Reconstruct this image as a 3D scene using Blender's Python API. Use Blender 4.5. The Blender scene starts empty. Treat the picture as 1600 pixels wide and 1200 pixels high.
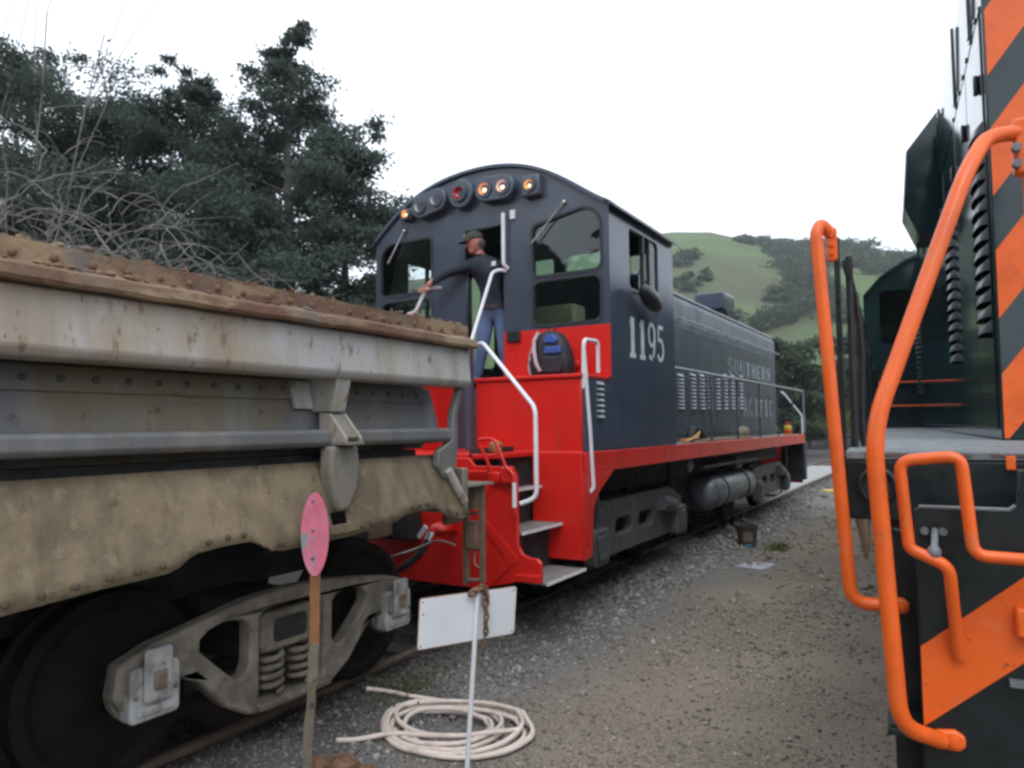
import bpy, bmesh, math, random
import numpy as np
from mathutils import Vector, Matrix
random.seed(7)
rng = np.random.default_rng(7)
R = math.radians
scene = bpy.context.scene

# ------------------------------------------------------------------ camera, sky, sun, exposure
cam_d = bpy.data.cameras.new('camera')
cam = bpy.data.objects.new('camera', cam_d)
scene.collection.objects.link(cam)
scene.camera = cam
cam_d.sensor_width = 36.0
cam_d.lens = 36.0 * 1137.57 / 1600.0
cam_d.clip_start = 0.05
cam_d.clip_end = 5000
YAW, PITCH, ROLL = 31.179, 3.320, -0.575
_fw = Vector((-math.sin(R(YAW)) * math.cos(R(PITCH)), math.cos(R(YAW)) * math.cos(R(PITCH)), math.sin(R(PITCH))))
_r0 = Vector((math.cos(R(YAW)), math.sin(R(YAW)), 0))
_u0 = _r0.cross(_fw)
_r = _r0 * math.cos(R(ROLL)) + _u0 * math.sin(R(ROLL))
_u = -_r0 * math.sin(R(ROLL)) + _u0 * math.cos(R(ROLL))
_m = Matrix((_r, _u, -_fw)).transposed().to_4x4()
CAM = Vector((4.3877, -6.6233, 1.7102))
_m.translation = CAM
cam.matrix_world = _m

SUN_EL, SUN_AZ = 52.0, 150.0       # degrees; azimuth clockwise from +Y
world = bpy.data.worlds.new('World')
scene.world = world
world.use_nodes = True
wn, wl = world.node_tree.nodes, world.node_tree.links
bg = wn['Background']
sky = wn.new('ShaderNodeTexSky')
sky.sky_type = 'NISHITA'
sky.sun_disc = False
sky.sun_elevation = R(SUN_EL)
sky.sun_rotation = R(SUN_AZ)
sky.dust_density = 6.0
hs = wn.new('ShaderNodeHueSaturation')
hs.inputs['Saturation'].default_value = 0.22
tc = wn.new('ShaderNodeTexCoord')
cl = wn.new('ShaderNodeTexNoise')
cl.inputs['Scale'].default_value = 2.2
cl.inputs['Detail'].default_value = 5
cr = wn.new('ShaderNodeValToRGB')
cr.color_ramp.elements[0].color = (9.5, 10.4, 11.9, 1)
cr.color_ramp.elements[1].color = (12.2, 12.9, 14.0, 1)
mx = wn.new('ShaderNodeMix')
mx.data_type = 'RGBA'
mx.inputs['Factor'].default_value = 0.85
wl.new(tc.outputs['Generated'], cl.inputs['Vector'])
wl.new(cl.outputs['Fac'], cr.inputs['Fac'])
wl.new(sky.outputs['Color'], hs.inputs['Color'])
wl.new(hs.outputs['Color'], mx.inputs[6])
wl.new(cr.outputs['Color'], mx.inputs[7])
wl.new(mx.outputs[2], bg.inputs['Color'])
bg.inputs['Strength'].default_value = 0.1
sun_d = bpy.data.lights.new('sun', 'SUN')
sun_d.energy = 0.7
sun_d.angle = R(25)
sun_d.color = (1.0, 0.97, 0.93)
sun = bpy.data.objects.new('sun', sun_d)
scene.collection.objects.link(sun)
_sd = Vector((math.sin(R(SUN_AZ)) * math.cos(R(SUN_EL)), math.cos(R(SUN_AZ)) * math.cos(R(SUN_EL)), math.sin(R(SUN_EL))))
sun.rotation_euler = _sd.to_track_quat('Z', 'Y').to_euler()
scene.view_settings.view_transform = 'Standard'
scene.view_settings.look = 'None'
scene.view_settings.exposure = 0.62
scene.view_settings.gamma = 1.0
scene.cycles.filter_width = 2.8
scene.cycles.max_bounces = 5
scene.cycles.diffuse_bounces = 3
scene.cycles.glossy_bounces = 3
scene.cycles.use_adaptive_sampling = True
scene.cycles.adaptive_threshold = .02
scene.cycles.transparent_max_bounces = 12

# ------------------------------------------------------------------ helpers
class MB:
    def __init__(s):
        s.v, s.f = [], []
    def add(s, vs, fs):
        o = len(s.v)
        s.v += [tuple(p) for p in vs]
        s.f += [tuple(i + o for i in f) for f in fs]
        return s
    def box(s, x0, x1, y0, y1, z0, z1):
        return s.add([(x0, y0, z0), (x1, y0, z0), (x1, y1, z0), (x0, y1, z0), (x0, y0, z1), (x1, y0, z1), (x1, y1, z1), (x0, y1, z1)],
                     [(0, 3, 2, 1), (4, 5, 6, 7), (0, 1, 5, 4), (1, 2, 6, 5), (2, 3, 7, 6), (3, 0, 4, 7)])
    def prism(s, poly, axis, a, b):
        def p(q, h):
            return (h, q[0], q[1]) if axis == 'x' else ((q[0], h, q[1]) if axis == 'y' else (q[0], q[1], h))
        n = len(poly)
        return s.add([p(q, a) for q in poly] + [p(q, b) for q in poly],
                     [tuple(range(n))[::-1], tuple(range(n, 2 * n))] + [(i, (i + 1) % n, (i + 1) % n + n, i + n) for i in range(n)])
    def tube(s, pts, r, n=10, radii=None, cap=True, closed=False):
        pts = [Vector(p) for p in pts]
        k = len(pts)
        vs, fs = [], []
        ref = None
        for i, p in enumerate(pts):
            if closed:
                t = pts[(i + 1) % k] - pts[i - 1]
            else:
                t = pts[min(i + 1, k - 1)] - pts[max(i - 1, 0)]
            if t.length < 1e-9:
                t = Vector((0, 0, 1))
            t.normalize()
            if ref is None:
                ref = t.orthogonal().normalized()
            else:
                ref = ref - t * ref.dot(t)
                if ref.length < 1e-6:
                    ref = t.orthogonal()
                ref.normalize()
            b = t.cross(ref)
            rr = radii[i] if radii else r
            for j in range(n):
                a = 2 * math.pi * j / n
                vs.append(p + (ref * math.cos(a) + b * math.sin(a)) * rr)
        for i in range(k if closed else k - 1):
            i2 = (i + 1) % k
            for j in range(n):
                fs.append((i * n + j, i * n + (j + 1) % n, i2 * n + (j + 1) % n, i2 * n + j))
        if cap and not closed:
            fs.append(tuple(range(n))[::-1])
            fs.append(tuple(range((k - 1) * n, k * n)))
        return s.add(vs, fs)
    def lathe(s, prof, axis='x', c=(0, 0, 0), n=32):
        vs, fs = [], []
        m = len(prof)
        for j in range(n):
            a = 2 * math.pi * j / n
            for (r, h) in prof:
                u, w = r * math.cos(a), r * math.sin(a)
                p = (h, u, w) if axis == 'x' else ((w, h, u) if axis == 'y' else (u, w, h))
                vs.append((p[0] + c[0], p[1] + c[1], p[2] + c[2]))
        for j in range(n):
            j2 = (j + 1) % n
            for i in range(m - 1):
                fs.append((j * m + i, j2 * m + i, j2 * m + i + 1, j * m + i + 1))
        if prof[0][0] < .03:
            fs.append(tuple(j * m for j in range(n))[::-1])
        if prof[-1][0] < .03:
            fs.append(tuple(j * m + m - 1 for j in range(n)))
        return s.add(vs, fs)
    def ball(s, c, r, nu=12, nv=8, rot=None, jit=0.0):
        if not hasattr(r, '__len__'):
            r = (r, r, r)
        vs, fs = [], []
        for i in range(nv + 1):
            th = math.pi * i / nv
            for j in range(nu):
                a = 2 * math.pi * j / nu
                q = Vector((math.sin(th) * math.cos(a) * r[0], math.sin(th) * math.sin(a) * r[1], math.cos(th) * r[2]))
                if jit:
                    q *= 1 + random.uniform(-jit, jit)
                if rot:
                    q = rot @ q
                vs.append(Vector(c) + q)
        for i in range(nv):
            for j in range(nu):
                fs.append((i * nu + j, (i + 1) * nu + j, (i + 1) * nu + (j + 1) % nu, i * nu + (j + 1) % nu))
        return s.add(vs, fs)
    def loft(s, rings):
        n = len(rings[0])
        vs = [p for r in rings for p in r]
        fs = []
        for i in range(len(rings) - 1):
            for j in range(n):
                fs.append((i * n + j, i * n + (j + 1) % n, (i + 1) * n + (j + 1) % n, (i + 1) * n + j))
        fs.append(tuple(range(n))[::-1])
        fs.append(tuple(range((len(rings) - 1) * n, len(rings) * n)))
        return s.add(vs, fs)
    def mesh(s, name, ang=35):
        me = bpy.data.meshes.new(name)
        me.from_pydata(s.v, [], s.f)
        bm = bmesh.new()
        bm.from_mesh(me)
        bmesh.ops.recalc_face_normals(bm, faces=bm.faces)
        bm.to_mesh(me)
        bm.free()
        finish(me, ang)
        return me
    def build(s, name, mat, parent=None, bevel=0.0, ang=35, seg=2):
        return link(name, s.mesh(name, ang), mat, parent, bevel, seg)

def finish(me, ang=35):
    me.shade_smooth()
    me.set_sharp_from_angle(angle=R(ang))

def link(name, me, mat, parent=None, bevel=0.0, seg=2, loc=None):
    o = bpy.data.objects.new(name, me)
    scene.collection.objects.link(o)
    if mat is not None and len(me.materials) == 0:
        me.materials.append(mat)
    if parent is not None:
        o.parent = parent
    if loc is not None:
        o.location = loc
    if bevel > 0:
        b = o.modifiers.new('bevel', 'BEVEL')
        b.width = bevel
        b.segments = seg
        b.limit_method = 'ANGLE'
        b.angle_limit = R(40)
        b.harden_normals = False
    return o

def tag(o, label, cat, group=None, kind=None):
    if label:
        o['label'] = label
    if cat:
        o['category'] = cat
    if group:
        o['group'] = group
    if kind:
        o['kind'] = kind
    return o

def thing(name, label, cat, loc=(0, 0, 0), rz=0.0, group=None):
    o = bpy.data.objects.new(name, None)
    scene.collection.objects.link(o)
    o.location = loc
    o.rotation_euler = (0, 0, rz)
    o.empty_display_size = 0.2
    return tag(o, label, cat, group)

def rrect(x0, x1, z0, z1, r, n=5):
    if not hasattr(r, '__len__'):
        r = (r, r, r, r)           # bl br tr tl
    out = []
    for (cx, cz, a0, rr) in ((x0 + r[0], z0 + r[0], 180, r[0]), (x1 - r[1], z0 + r[1], 270, r[1]), (x1 - r[2], z1 - r[2], 0, r[2]), (x0 + r[3], z1 - r[3], 90, r[3])):
        for i in range(n + 1):
            a = R(a0 + 90 * i / n)
            out.append((cx + rr * math.cos(a), cz + rr * math.sin(a)))
    return out

def holed(name, outer, holes, axis, a, b, mat, parent=None, bevel=0.0):
    """plate with holes: 2-D outline and openings, extruded from a to b along the axis"""
    cu = bpy.data.curves.new(name, 'CURVE')
    cu.dimensions = '2D'
    cu.fill_mode = 'BOTH'
    cu.extrude = abs(b - a) / 2
    for poly in [outer] + holes:
        sp = cu.splines.new('POLY')
        sp.points.add(len(poly) - 1)
        for i, q in enumerate(poly):
            sp.points[i].co = (q[0], q[1], 0, 1)
        sp.use_cyclic_u = True
    ob = bpy.data.objects.new('tmp', cu)
    scene.collection.objects.link(ob)
    dg = bpy.context.evaluated_depsgraph_get()
    me = bpy.data.meshes.new_from_object(ob.evaluated_get(dg))
    bpy.data.objects.remove(ob)
    mid = (a + b) / 2
    for v in me.vertices:
        u, w, h = v.co
        v.co = (mid + h, u, w) if axis == 'x' else ((u, mid + h, w) if axis == 'y' else (u, w, mid + h))
    bm = bmesh.new()
    bm.from_mesh(me)
    bmesh.ops.remove_doubles(bm, verts=bm.verts, dist=1e-5)
    bmesh.ops.recalc_face_normals(bm, faces=bm.faces)
    bm.to_mesh(me)
    bm.free()
    me.materials.clear()
    me.name = name
    finish(me, 35)
    return link(name, me, mat, parent, bevel)

def bend(pts, r, n=4):
    """round the corners of a polyline"""
    pts = [Vector(p) for p in pts]
    out = [pts[0]]
    for i in range(1, len(pts) - 1):
        a, b, c = pts[i - 1], pts[i], pts[i + 1]
        d1, d2 = (a - b), (c - b)
        k = min(r, d1.length * .45, d2.length * .45)
        p0, p2 = b + d1.normalized() * k, b + d2.normalized() * k
        for j in range(n + 1):
            t = j / n
            out.append(p0 * (1 - t) ** 2 + b * 2 * t * (1 - t) + p2 * t * t)
    out.append(pts[-1])
    return out

# ------------------------------------------------------------------ materials
def new_mat(name):
    m = bpy.data.materials.new(name)
    m.use_nodes = True
    nt = m.node_tree
    return m, nt, nt.nodes['Principled BSDF']

def ramp_(nt, a, b, ca=(0, 0, 0, 1), cb=(1, 1, 1, 1)):
    r = nt.nodes.new('ShaderNodeValToRGB')
    r.color_ramp.elements[0].position = a
    r.color_ramp.elements[1].position = b
    r.color_ramp.elements[0].color = ca
    r.color_ramp.elements[1].color = cb
    return r

def noise_(nt, scale, detail=5, vec=None, stretch=None, rough=.55):
    n = nt.nodes.new('ShaderNodeTexNoise')
    n.inputs['Scale'].default_value = scale
    n.inputs['Detail'].default_value = detail
    n.inputs['Roughness'].default_value = rough
    t = nt.nodes.new('ShaderNodeTexCoord')
    src = t.outputs['Object']
    if stretch:
        mp = nt.nodes.new('ShaderNodeMapping')
        mp.inputs['Scale'].default_value = stretch
        nt.links.new(src, mp.inputs['Vector'])
        src = mp.outputs['Vector']
    nt.links.new(src, n.inputs['Vector'])
    return n

def mixc(nt, fac, a, b):
    m = nt.nodes.new('ShaderNodeMix')
    m.data_type = 'RGBA'
    for s, val in ((6, a), (7, b)):
        if hasattr(val, 'links'):
            nt.links.new(val, m.inputs[s])
        else:
            m.inputs[s].default_value = (*val, 1)
    if hasattr(fac, 'links'):
        nt.links.new(fac, m.inputs['Factor'])
    else:
        m.inputs['Factor'].default_value = fac
    return m.outputs[2]

def P(name, col, rough=.5, metal=0.0, var=.25, vs=5.0, layers=(), bump=.0, bs=60.0, rvar=.15, coat=0.0, spec=.5):
    """layers: (colour, noise scale, lo, hi, stretch, strength)"""
    m, nt, bs_ = new_mat(name)
    n = noise_(nt, vs)
    dark = tuple(c * (1 - var) for c in col)
    light = tuple(min(1, c * (1 + var)) for c in col)
    r = ramp_(nt, .3, .7, (*dark, 1), (*light, 1))
    nt.links.new(n.outputs['Fac'], r.inputs['Fac'])
    c = r.outputs['Color']
    for (lc, sc, lo, hi, stv, amt) in layers:
        ln = noise_(nt, sc, 6, stretch=stv, rough=.62)
        lr = ramp_(nt, lo, hi, (0, 0, 0, 1), (amt, amt, amt, 1))
        nt.links.new(ln.outputs['Fac'], lr.inputs['Fac'])
        c = mixc(nt, lr.outputs['Color'], c, lc)
    nt.links.new(c, bs_.inputs['Base Color'])
    rn = noise_(nt, vs * 2.3, 4)
    rr = ramp_(nt, .3, .7, (max(0, rough - rvar),) * 3 + (1,), (min(1, rough + rvar),) * 3 + (1,))
    nt.links.new(rn.outputs['Fac'], rr.inputs['Fac'])
    nt.links.new(rr.outputs['Color'], bs_.inputs['Roughness'])
    bs_.inputs['Metallic'].default_value = metal
    bs_.inputs['Specular IOR Level'].default_value = spec
    if coat:
        bs_.inputs['Coat Weight'].default_value = coat
        bs_.inputs['Coat Roughness'].default_value = .08
    if bump:
        bn = noise_(nt, bs, 5)
        b = nt.nodes.new('ShaderNodeBump')
        b.inputs['Strength'].default_value = bump
        b.inputs['Distance'].default_value = .01
        nt.links.new(bn.outputs['Fac'], b.inputs['Height'])
        nt.links.new(b.outputs['Normal'], bs_.inputs['Normal'])
    return m

DUST = (.20, .17, .13)
RUST = (.17, .06, .025)
m_grey = P('loco_grey_paint', (.058, .074, .106), .18, var=.08, vs=1.5, rvar=.04, layers=[(DUST, 1.6, .50, .85, (1, 1, .4), .16), ((.025, .03, .04), 5, .55, .75, (1, 1, .1), .45)], bump=.02, bs=3, spec=.5)
m_red = P('loco_red_paint', (.64, .017, .011), .32, var=.06, vs=1.6, rvar=.06, layers=[((.30, .02, .02), 1.7, .48, .8, (1, 1, .3), .35), ((.16, .05, .04), 7, .60, .75, (1, 1, .12), .35), ((.45, .25, .2), 26, .68, .72, (1, 1, .5), .4)], bump=.02, bs=4)
m_hood = P('hood_grey_paint', (.046, .060, .084), .42, var=.10, vs=1.3, rvar=.06, layers=[(DUST, 1.2, .50, .85, (1, 1, .3), .14), ((.02, .024, .03), 2.2, .52, .75, (1, 1, .2), .5)], bump=.02, bs=3, spec=.35)
m_namel = P('faded_lettering', (.33, .37, .40), .6, var=.2, layers=[((.12, .14, .17), 5, .50, .66, None, .6)])
m_deck = P('walkway_plate', (.20, .20, .20), .6, var=.3, vs=9, layers=[((.25, .21, .15), 4, .5, .7, None, .6)], bump=.3, bs=120)
m_white = P('white_handrail_paint', (.72, .73, .76), .38, var=.08, layers=[((.35, .30, .26), 14, .62, .75, None, .5)])
m_under = P('underframe_grime', (.022, .022, .024), .75, var=.35, layers=[((.07, .06, .05), 5, .5, .8, None, .6)], bump=.3, bs=40)
m_truck = P('truck_casting', (.060, .062, .068), .62, var=.3, layers=[((.12, .11, .10), 4, .5, .8, None, .5)], bump=.25, bs=40)
m_tank = P('silver_tank', (.16, .175, .20), .38, metal=.3, var=.2, layers=[((.05, .05, .05), 3, .5, .75, None, .7)])
m_louv = P('lightened_louver_grey', (.20, .23, .27), .33, var=.15)  # grey lightened for sky reflected on the louvers; shared with the rails
m_letter = P('lettering_paint', (.62, .66, .70), .5, var=.15, layers=[((.2, .22, .25), 9, .55, .7, None, .6)])
m_rubber = P('black_rubber', (.012, .012, .014), .45, var=.2)
m_chrome = P('bright_steel', (.55, .56, .58), .25, metal=.9, var=.1)
m_dark = P('dark_interior', (.05, .06, .06), .6, var=.3)
m_inner = P('cab_interior_green', (.12, .18, .155), .6, var=.2)
m_cream = P('control_stand_cream', (.55, .54, .35), .55, var=.15)
m_frame = P('window_rubber', (.025, .028, .033), .5, var=.1)

m_panel = P('dump_grey_panel', (.41, .41, .405), .5, var=.10, vs=2.2,
            layers=[((.31, .25, .17), 1.1, .44, .62, (1, 1, .5), .8), ((.27, .22, .155), 6, .47, .62, (1, 1, .10), .6), ((.42, .42, .42), 9, .56, .66, (1, .6, .5), .5), ((.19, .13, .075), 11, .60, .66, (1, 1.3, .5), .85), ((.15, .055, .03), 22, .655, .69, (1, 1, .6), .85)], bump=.2, bs=24)
m_rim = P('dump_rusty_rim', (.19, .125, .078), .78, var=.3, vs=7,
          layers=[((.125, .055, .034), 1.6, .44, .58, (1, .7, 1), .85), ((.30, .22, .13), 5, .50, .60, (1, .5, 1.6), .8), ((.13, .12, .115), 2.6, .55, .66, (1, 1, .6), .6), ((.09, .045, .03), 17, .60, .66, None, .7)], bump=.7, bs=38)
m_recess = P('dump_recess_shade_grey', (.125, .13, .135), .6, var=.15, layers=[((.19, .145, .075), 1.5, .44, .62, (1, 1, .6), .75), ((.22, .22, .22), 6, .5, .66, (1, 1, .15), .45), ((.10, .05, .025), 13, .63, .67, None, .7)], bump=.15, bs=30)  # panel's own paint, with the recess shade darkened into its base colour
m_skirt = P('dump_muddy_skirt', (.190, .148, .094), .85, var=.32, vs=7,
            layers=[((.115, .085, .052), 2.4, .44, .60, (1, 1.2, .35), .7), ((.225, .175, .105), 5, .50, .62, (1, 1, .5), .6), ((.09, .065, .04), 12, .56, .68, (1, 1.2, .2), .45), ((.06, .038, .022), 8, .63, .67, None, .8), ((.28, .235, .165), 16, .58, .66, None, .5)], bump=.8, bs=26)
m_muddy = P('dump_muddy_steel', (.20, .185, .155), .75, var=.25, layers=[((.11, .09, .065), 5, .48, .68, None, .7), ((.24, .17, .09), 8, .62, .72, None, .6)], bump=.25, bs=40)
m_bogie = P('bogie_casting', (.185, .165, .135), .8, var=.3, vs=9, layers=[((.085, .072, .058), 2.6, .44, .60, None, .8), ((.27, .225, .16), 6, .53, .64, None, .6), ((.06, .045, .035), 15, .60, .68, None, .7), ((.16, .085, .045), 20, .64, .69, None, .6)], bump=.7, bs=42)
m_wheel = P('wheel_steel', (.014, .012, .0105), .9, var=.3, layers=[((.022, .017, .013), 6, .5, .7, None, .5)], spec=.15)
m_cap = P('bearing_cap_paint', (.36, .365, .36), .6, var=.2, vs=14, layers=[((.14, .12, .10), 9, .48, .62, None, .75), ((.20, .10, .05), 18, .66, .71, None, .8)], bump=.2, bs=60)
m_cap2 = P('bearing_latch', (.20, .16, .13), .75, var=.3, vs=20, layers=[((.16, .07, .035), 14, .5, .58, None, .9)], bump=.4)
m_rust = P('brown_rust', (.15, .085, .05), .8, var=.35, vs=14, layers=[((.24, .12, .05), 22, .5, .7, None, .6)], bump=.4, bs=70)
m_rust3 = P('dark_rivet', (.085, .06, .042), .8, var=.3, vs=14)
m_rust2 = P('rusty_frame', (.16, .105, .07), .8, var=.3, vs=9, layers=[((.22, .17, .11), 8, .5, .7, None, .6)], bump=.3, bs=60)
m_rail = P('rail_steel', (.12, .085, .065), .55, var=.3, vs=8, bump=.2)
m_tie = P('sleeper_wood', (.055, .045, .038), .9, var=.35, vs=6, bump=.5, bs=30)
m_conc = P('concrete_panel', (.27, .27, .265), .85, var=.12, layers=[((.28, .27, .25), 3, .5, .75, None, .5)], bump=.2)

m_black = P('dark_green_paint', (.010, .026, .029), .08, var=.2, vs=1.2, rvar=.03, layers=[((.10, .095, .08), 2, .55, .9, (1, 1, .35), .12)], bump=.012, bs=2, spec=.6)
m_blackd = P('dark_green_dusty', (.006, .012, .014), .38, var=.3, layers=[((.06, .06, .055), 4, .55, .85, None, .25)], bump=.06)
m_orange = P('orange_paint', (.80, .125, .014), .38, var=.10, vs=4, layers=[((.40, .07, .02), 5, .52, .75, None, .45), ((.10, .05, .03), 34, .665, .70, None, .8), ((.55, .20, .09), 12, .6, .7, None, .4)], bump=.08, bs=50)
m_plat = P('platform_plate', (.17, .19, .20), .55, var=.25, vs=6, layers=[((.08, .09, .09), 7, .5, .7, None, .6)], bump=.4, bs=140)

m_pink = P('pink_faded_paint', (.60, .13, .20), .5, var=.18, vs=9, layers=[((.62, .24, .36), 4, .45, .6, (1, 1, .5), .8), ((.25, .26, .28), 9, .565, .58, (1, 1, .3), 1.0), ((.64, .10, .12), 4, .58, .7, None, .7)])
m_post = P('weathered_post', (.25, .11, .045), .75, var=.2, vs=12, layers=[((.10, .05, .03), 16, .58, .66, None, .9)], bump=.3)
m_postlow = P('lichen_post', (.15, .135, .10), .85, var=.3, vs=14, layers=[((.20, .13, .07), 8, .5, .65, None, .8), ((.04, .035, .03), 18, .58, .66, None, .9)], bump=.4)
m_sign = P('white_sign_paint', (.76, .78, .82), .5, var=.05, vs=3, layers=[((.40, .36, .32), 14, .66, .76, None, .5), ((.22, .11, .05), 24, .70, .74, None, .8)])
m_signedge = P('rusted_sign_edge', (.30, .17, .09), .75, var=.35, vs=20)
m_rope = P('cream_hose', (.68, .58, .52), .6, var=.12, vs=8, layers=[((.30, .24, .18), 9, .55, .72, None, .6)])

def glass_mat(name, tint, gl=.9):
    m = bpy.data.materials.new(name)
    m.use_nodes = True
    nt = m.node_tree
    nt.nodes.clear()
    out = nt.nodes.new('ShaderNodeOutputMaterial')
    tr = nt.nodes.new('ShaderNodeBsdfTransparent')
    tr.inputs['Color'].default_value = (*tint, 1)
    gs = nt.nodes.new('ShaderNodeBsdfGlossy')
    gs.inputs['Roughness'].default_value = .02
    gs.inputs['Color'].default_value = (gl, gl, gl, 1)
    fr = nt.nodes.new('ShaderNodeFresnel')
    fr.inputs['IOR'].default_value = 1.5
    mxs = nt.nodes.new('ShaderNodeMixShader')
    nt.links.new(fr.outputs['Fac'], mxs.inputs['Fac'])
    nt.links.new(tr.outputs['BSDF'], mxs.inputs[1])
    nt.links.new(gs.outputs['BSDF'], mxs.inputs[2])
    nt.links.new(mxs.outputs['Shader'], out.inputs['Surface'])
    return m
m_glass = glass_mat('cab_glass', (.88, .94, .92))

def lamp_mat(name, col, strength):
    m, nt, b = new_mat(name)
    b.inputs['Base Color'].default_value = (*col, 1)
    b.inputs['Roughness'].default_value = .12
    b.inputs['Coat Weight'].default_value = .6
    if strength:
        n = noise_(nt, 26, 2)
        r = ramp_(nt, .35, .7, (strength * .35,) * 3 + (1,), (strength,) * 3 + (1,))
        nt.links.new(n.outputs['Fac'], r.inputs['Fac'])
        b.inputs['Emission Color'].default_value = (*col, 1)
        nt.links.new(r.outputs['Color'], b.inputs['Emission Strength'])
    return m
m_lampoff = lamp_mat('lamp_glass_unlit', (.42, .44, .46), 0)
m_lampred = lamp_mat('lamp_glass_red', (.42, .01, .03), 0)
m_lampamb = lamp_mat('lamp_lit_amber', (.85, .42, .12), .35)
m_lampor = lamp_mat('lamp_lit_orange', (.85, .34, .14), .35)
m_lampwh = lamp_mat('lamp_lit_white', (.80, .50, .42), .30)
m_bulb = lamp_mat('lamp_bulb', (1.0, .78, .45), 2.2)

def ground_mat():
    m, nt, b = new_mat('yard_dirt')
    n1 = noise_(nt, .9, 8)
    r1 = ramp_(nt, .35, .68, (.130, .105, .074, 1), (.232, .193, .143, 1))
    nt.links.new(n1.outputs['Fac'], r1.inputs['Fac'])
    n2 = noise_(nt, 38, 6)
    r2 = ramp_(nt, .42, .62, (0, 0, 0, 1), (.75, .75, .75, 1))
    nt.links.new(n2.outputs['Fac'], r2.inputs['Fac'])
    c = mixc(nt, r2.outputs['Color'], r1.outputs['Color'], (.262, .228, .178))
    n3 = noise_(nt, 70, 3)
    r3 = ramp_(nt, .58, .70, (0, 0, 0, 1), (.35, .35, .35, 1))
    nt.links.new(n3.outputs['Fac'], r3.inputs['Fac'])
    c = mixc(nt, r3.outputs['Color'], c, (.07, .065, .058))
    # grey crushed stone beside the track, dirt further off
    t = nt.nodes.new('ShaderNodeTexCoord')
    sp = nt.nodes.new('ShaderNodeSeparateXYZ')
    nt.links.new(t.outputs['Object'], sp.inputs['Vector'])
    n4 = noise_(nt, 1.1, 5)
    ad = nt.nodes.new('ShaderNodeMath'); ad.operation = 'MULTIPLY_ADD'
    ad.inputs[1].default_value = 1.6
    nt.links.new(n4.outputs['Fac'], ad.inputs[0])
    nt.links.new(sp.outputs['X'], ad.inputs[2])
    rx = ramp_(nt, 0, 1, (1, 1, 1, 1), (0, 0, 0, 1))
    mr = nt.nodes.new('ShaderNodeMapRange')
    mr.inputs['From Min'].default_value = 2.3
    mr.inputs['From Max'].default_value = 3.2
    nt.links.new(ad.outputs[0], mr.inputs['Value'])
    nt.links.new(mr.outputs['Result'], rx.inputs['Fac'])
    c = mixc(nt, rx.outputs['Color'], c, mixc(nt, r2.outputs['Color'], (.115, .113, .108), (.205, .203, .196)))
    # oil and the shade under the trains, painted into the ground by the rails
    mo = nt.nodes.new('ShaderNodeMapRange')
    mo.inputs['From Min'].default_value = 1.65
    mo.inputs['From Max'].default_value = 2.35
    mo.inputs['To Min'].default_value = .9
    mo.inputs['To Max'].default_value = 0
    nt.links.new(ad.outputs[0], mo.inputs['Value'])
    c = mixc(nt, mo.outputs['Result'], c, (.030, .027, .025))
    nt.links.new(c, b.inputs['Base Color'])
    b.inputs['Roughness'].default_value = .95
    bp = nt.nodes.new('ShaderNodeBump')
    bp.inputs['Strength'].default_value = .8
    bp.inputs['Distance'].default_value = .015
    nt.links.new(n2.outputs['Fac'], bp.inputs['Height'])
    nt.links.new(bp.outputs['Normal'], b.inputs['Normal'])
    return m

def hill_mat():
    m, nt, b = new_mat('hill_grass')
    n1 = noise_(nt, .022, 7)
    r1 = ramp_(nt, .35, .65, (.070, .112, .046, 1), (.108, .148, .066, 1))
    nt.links.new(n1.outputs['Fac'], r1.inputs['Fac'])
    n2 = noise_(nt, .014, 8, stretch=(1, 1, 1.6), rough=.6)
    r2 = ramp_(nt, .49, .56, (0, 0, 0, 1), (.85, .85, .85, 1))
    nt.links.new(n2.outputs['Fac'], r2.inputs['Fac'])
    c = mixc(nt, r2.outputs['Color'], r1.outputs['Color'], (.085, .085, .058))
    n3 = noise_(nt, .25, 6)
    r3 = ramp_(nt, .5, .7, (0, 0, 0, 1), (.5, .5, .5, 1))
    nt.links.new(n3.outputs['Fac'], r3.inputs['Fac'])
    c = mixc(nt, r3.outputs['Color'], c, (.09, .115, .045))
    nt.links.new(c, b.inputs['Base Color'])
    b.inputs['Roughness'].default_value = 1
    b.inputs['Specular IOR Level'].default_value = .1
    return m

def leaf_mat(name, c1, c2, rough=.6):
    m, nt, b = new_mat(name)
    a = nt.nodes.new('ShaderNodeAttribute')
    a.attribute_name = 'tone'
    c = mixc(nt, a.outputs['Fac'], c1, c2)
    nt.links.new(c, b.inputs['Base Color'])
    b.inputs['Roughness'].default_value = rough
    b.inputs['Specular IOR Level'].default_value = .05
    tl = nt.nodes.new('ShaderNodeBsdfTranslucent')
    nt.links.new(c, tl.inputs['Color'])
    ms = nt.nodes.new('ShaderNodeMixShader')
    ms.inputs['Fac'].default_value = .38
    nt.links.new(b.outputs['BSDF'], ms.inputs[1])
    nt.links.new(tl.outputs['BSDF'], ms.inputs[2])
    nt.links.new(ms.outputs['Shader'], nt.nodes['Material Output'].inputs['Surface'])
    return m
m_leafd = leaf_mat('evergreen_leaves', (.060, .086, .072), (.112, .142, .112))
m_leafo = leaf_mat('oak_leaves', (.062, .086, .072), (.112, .138, .108))
m_leafh = leaf_mat('hill_oak_leaves', (.058, .082, .050), (.092, .115, .072))
m_leafy = leaf_mat('weed_leaves', (.07, .10, .03), (.15, .16, .05))
m_bark = P('tree_bark', (.09, .078, .065), .9, var=.3, bump=.5, bs=20)
m_twig = P('bare_grey_bark', (.20, .185, .175), .9, var=.25, vs=3, layers=[((.12, .11, .09), 2, .5, .7, None, .6)])

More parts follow.
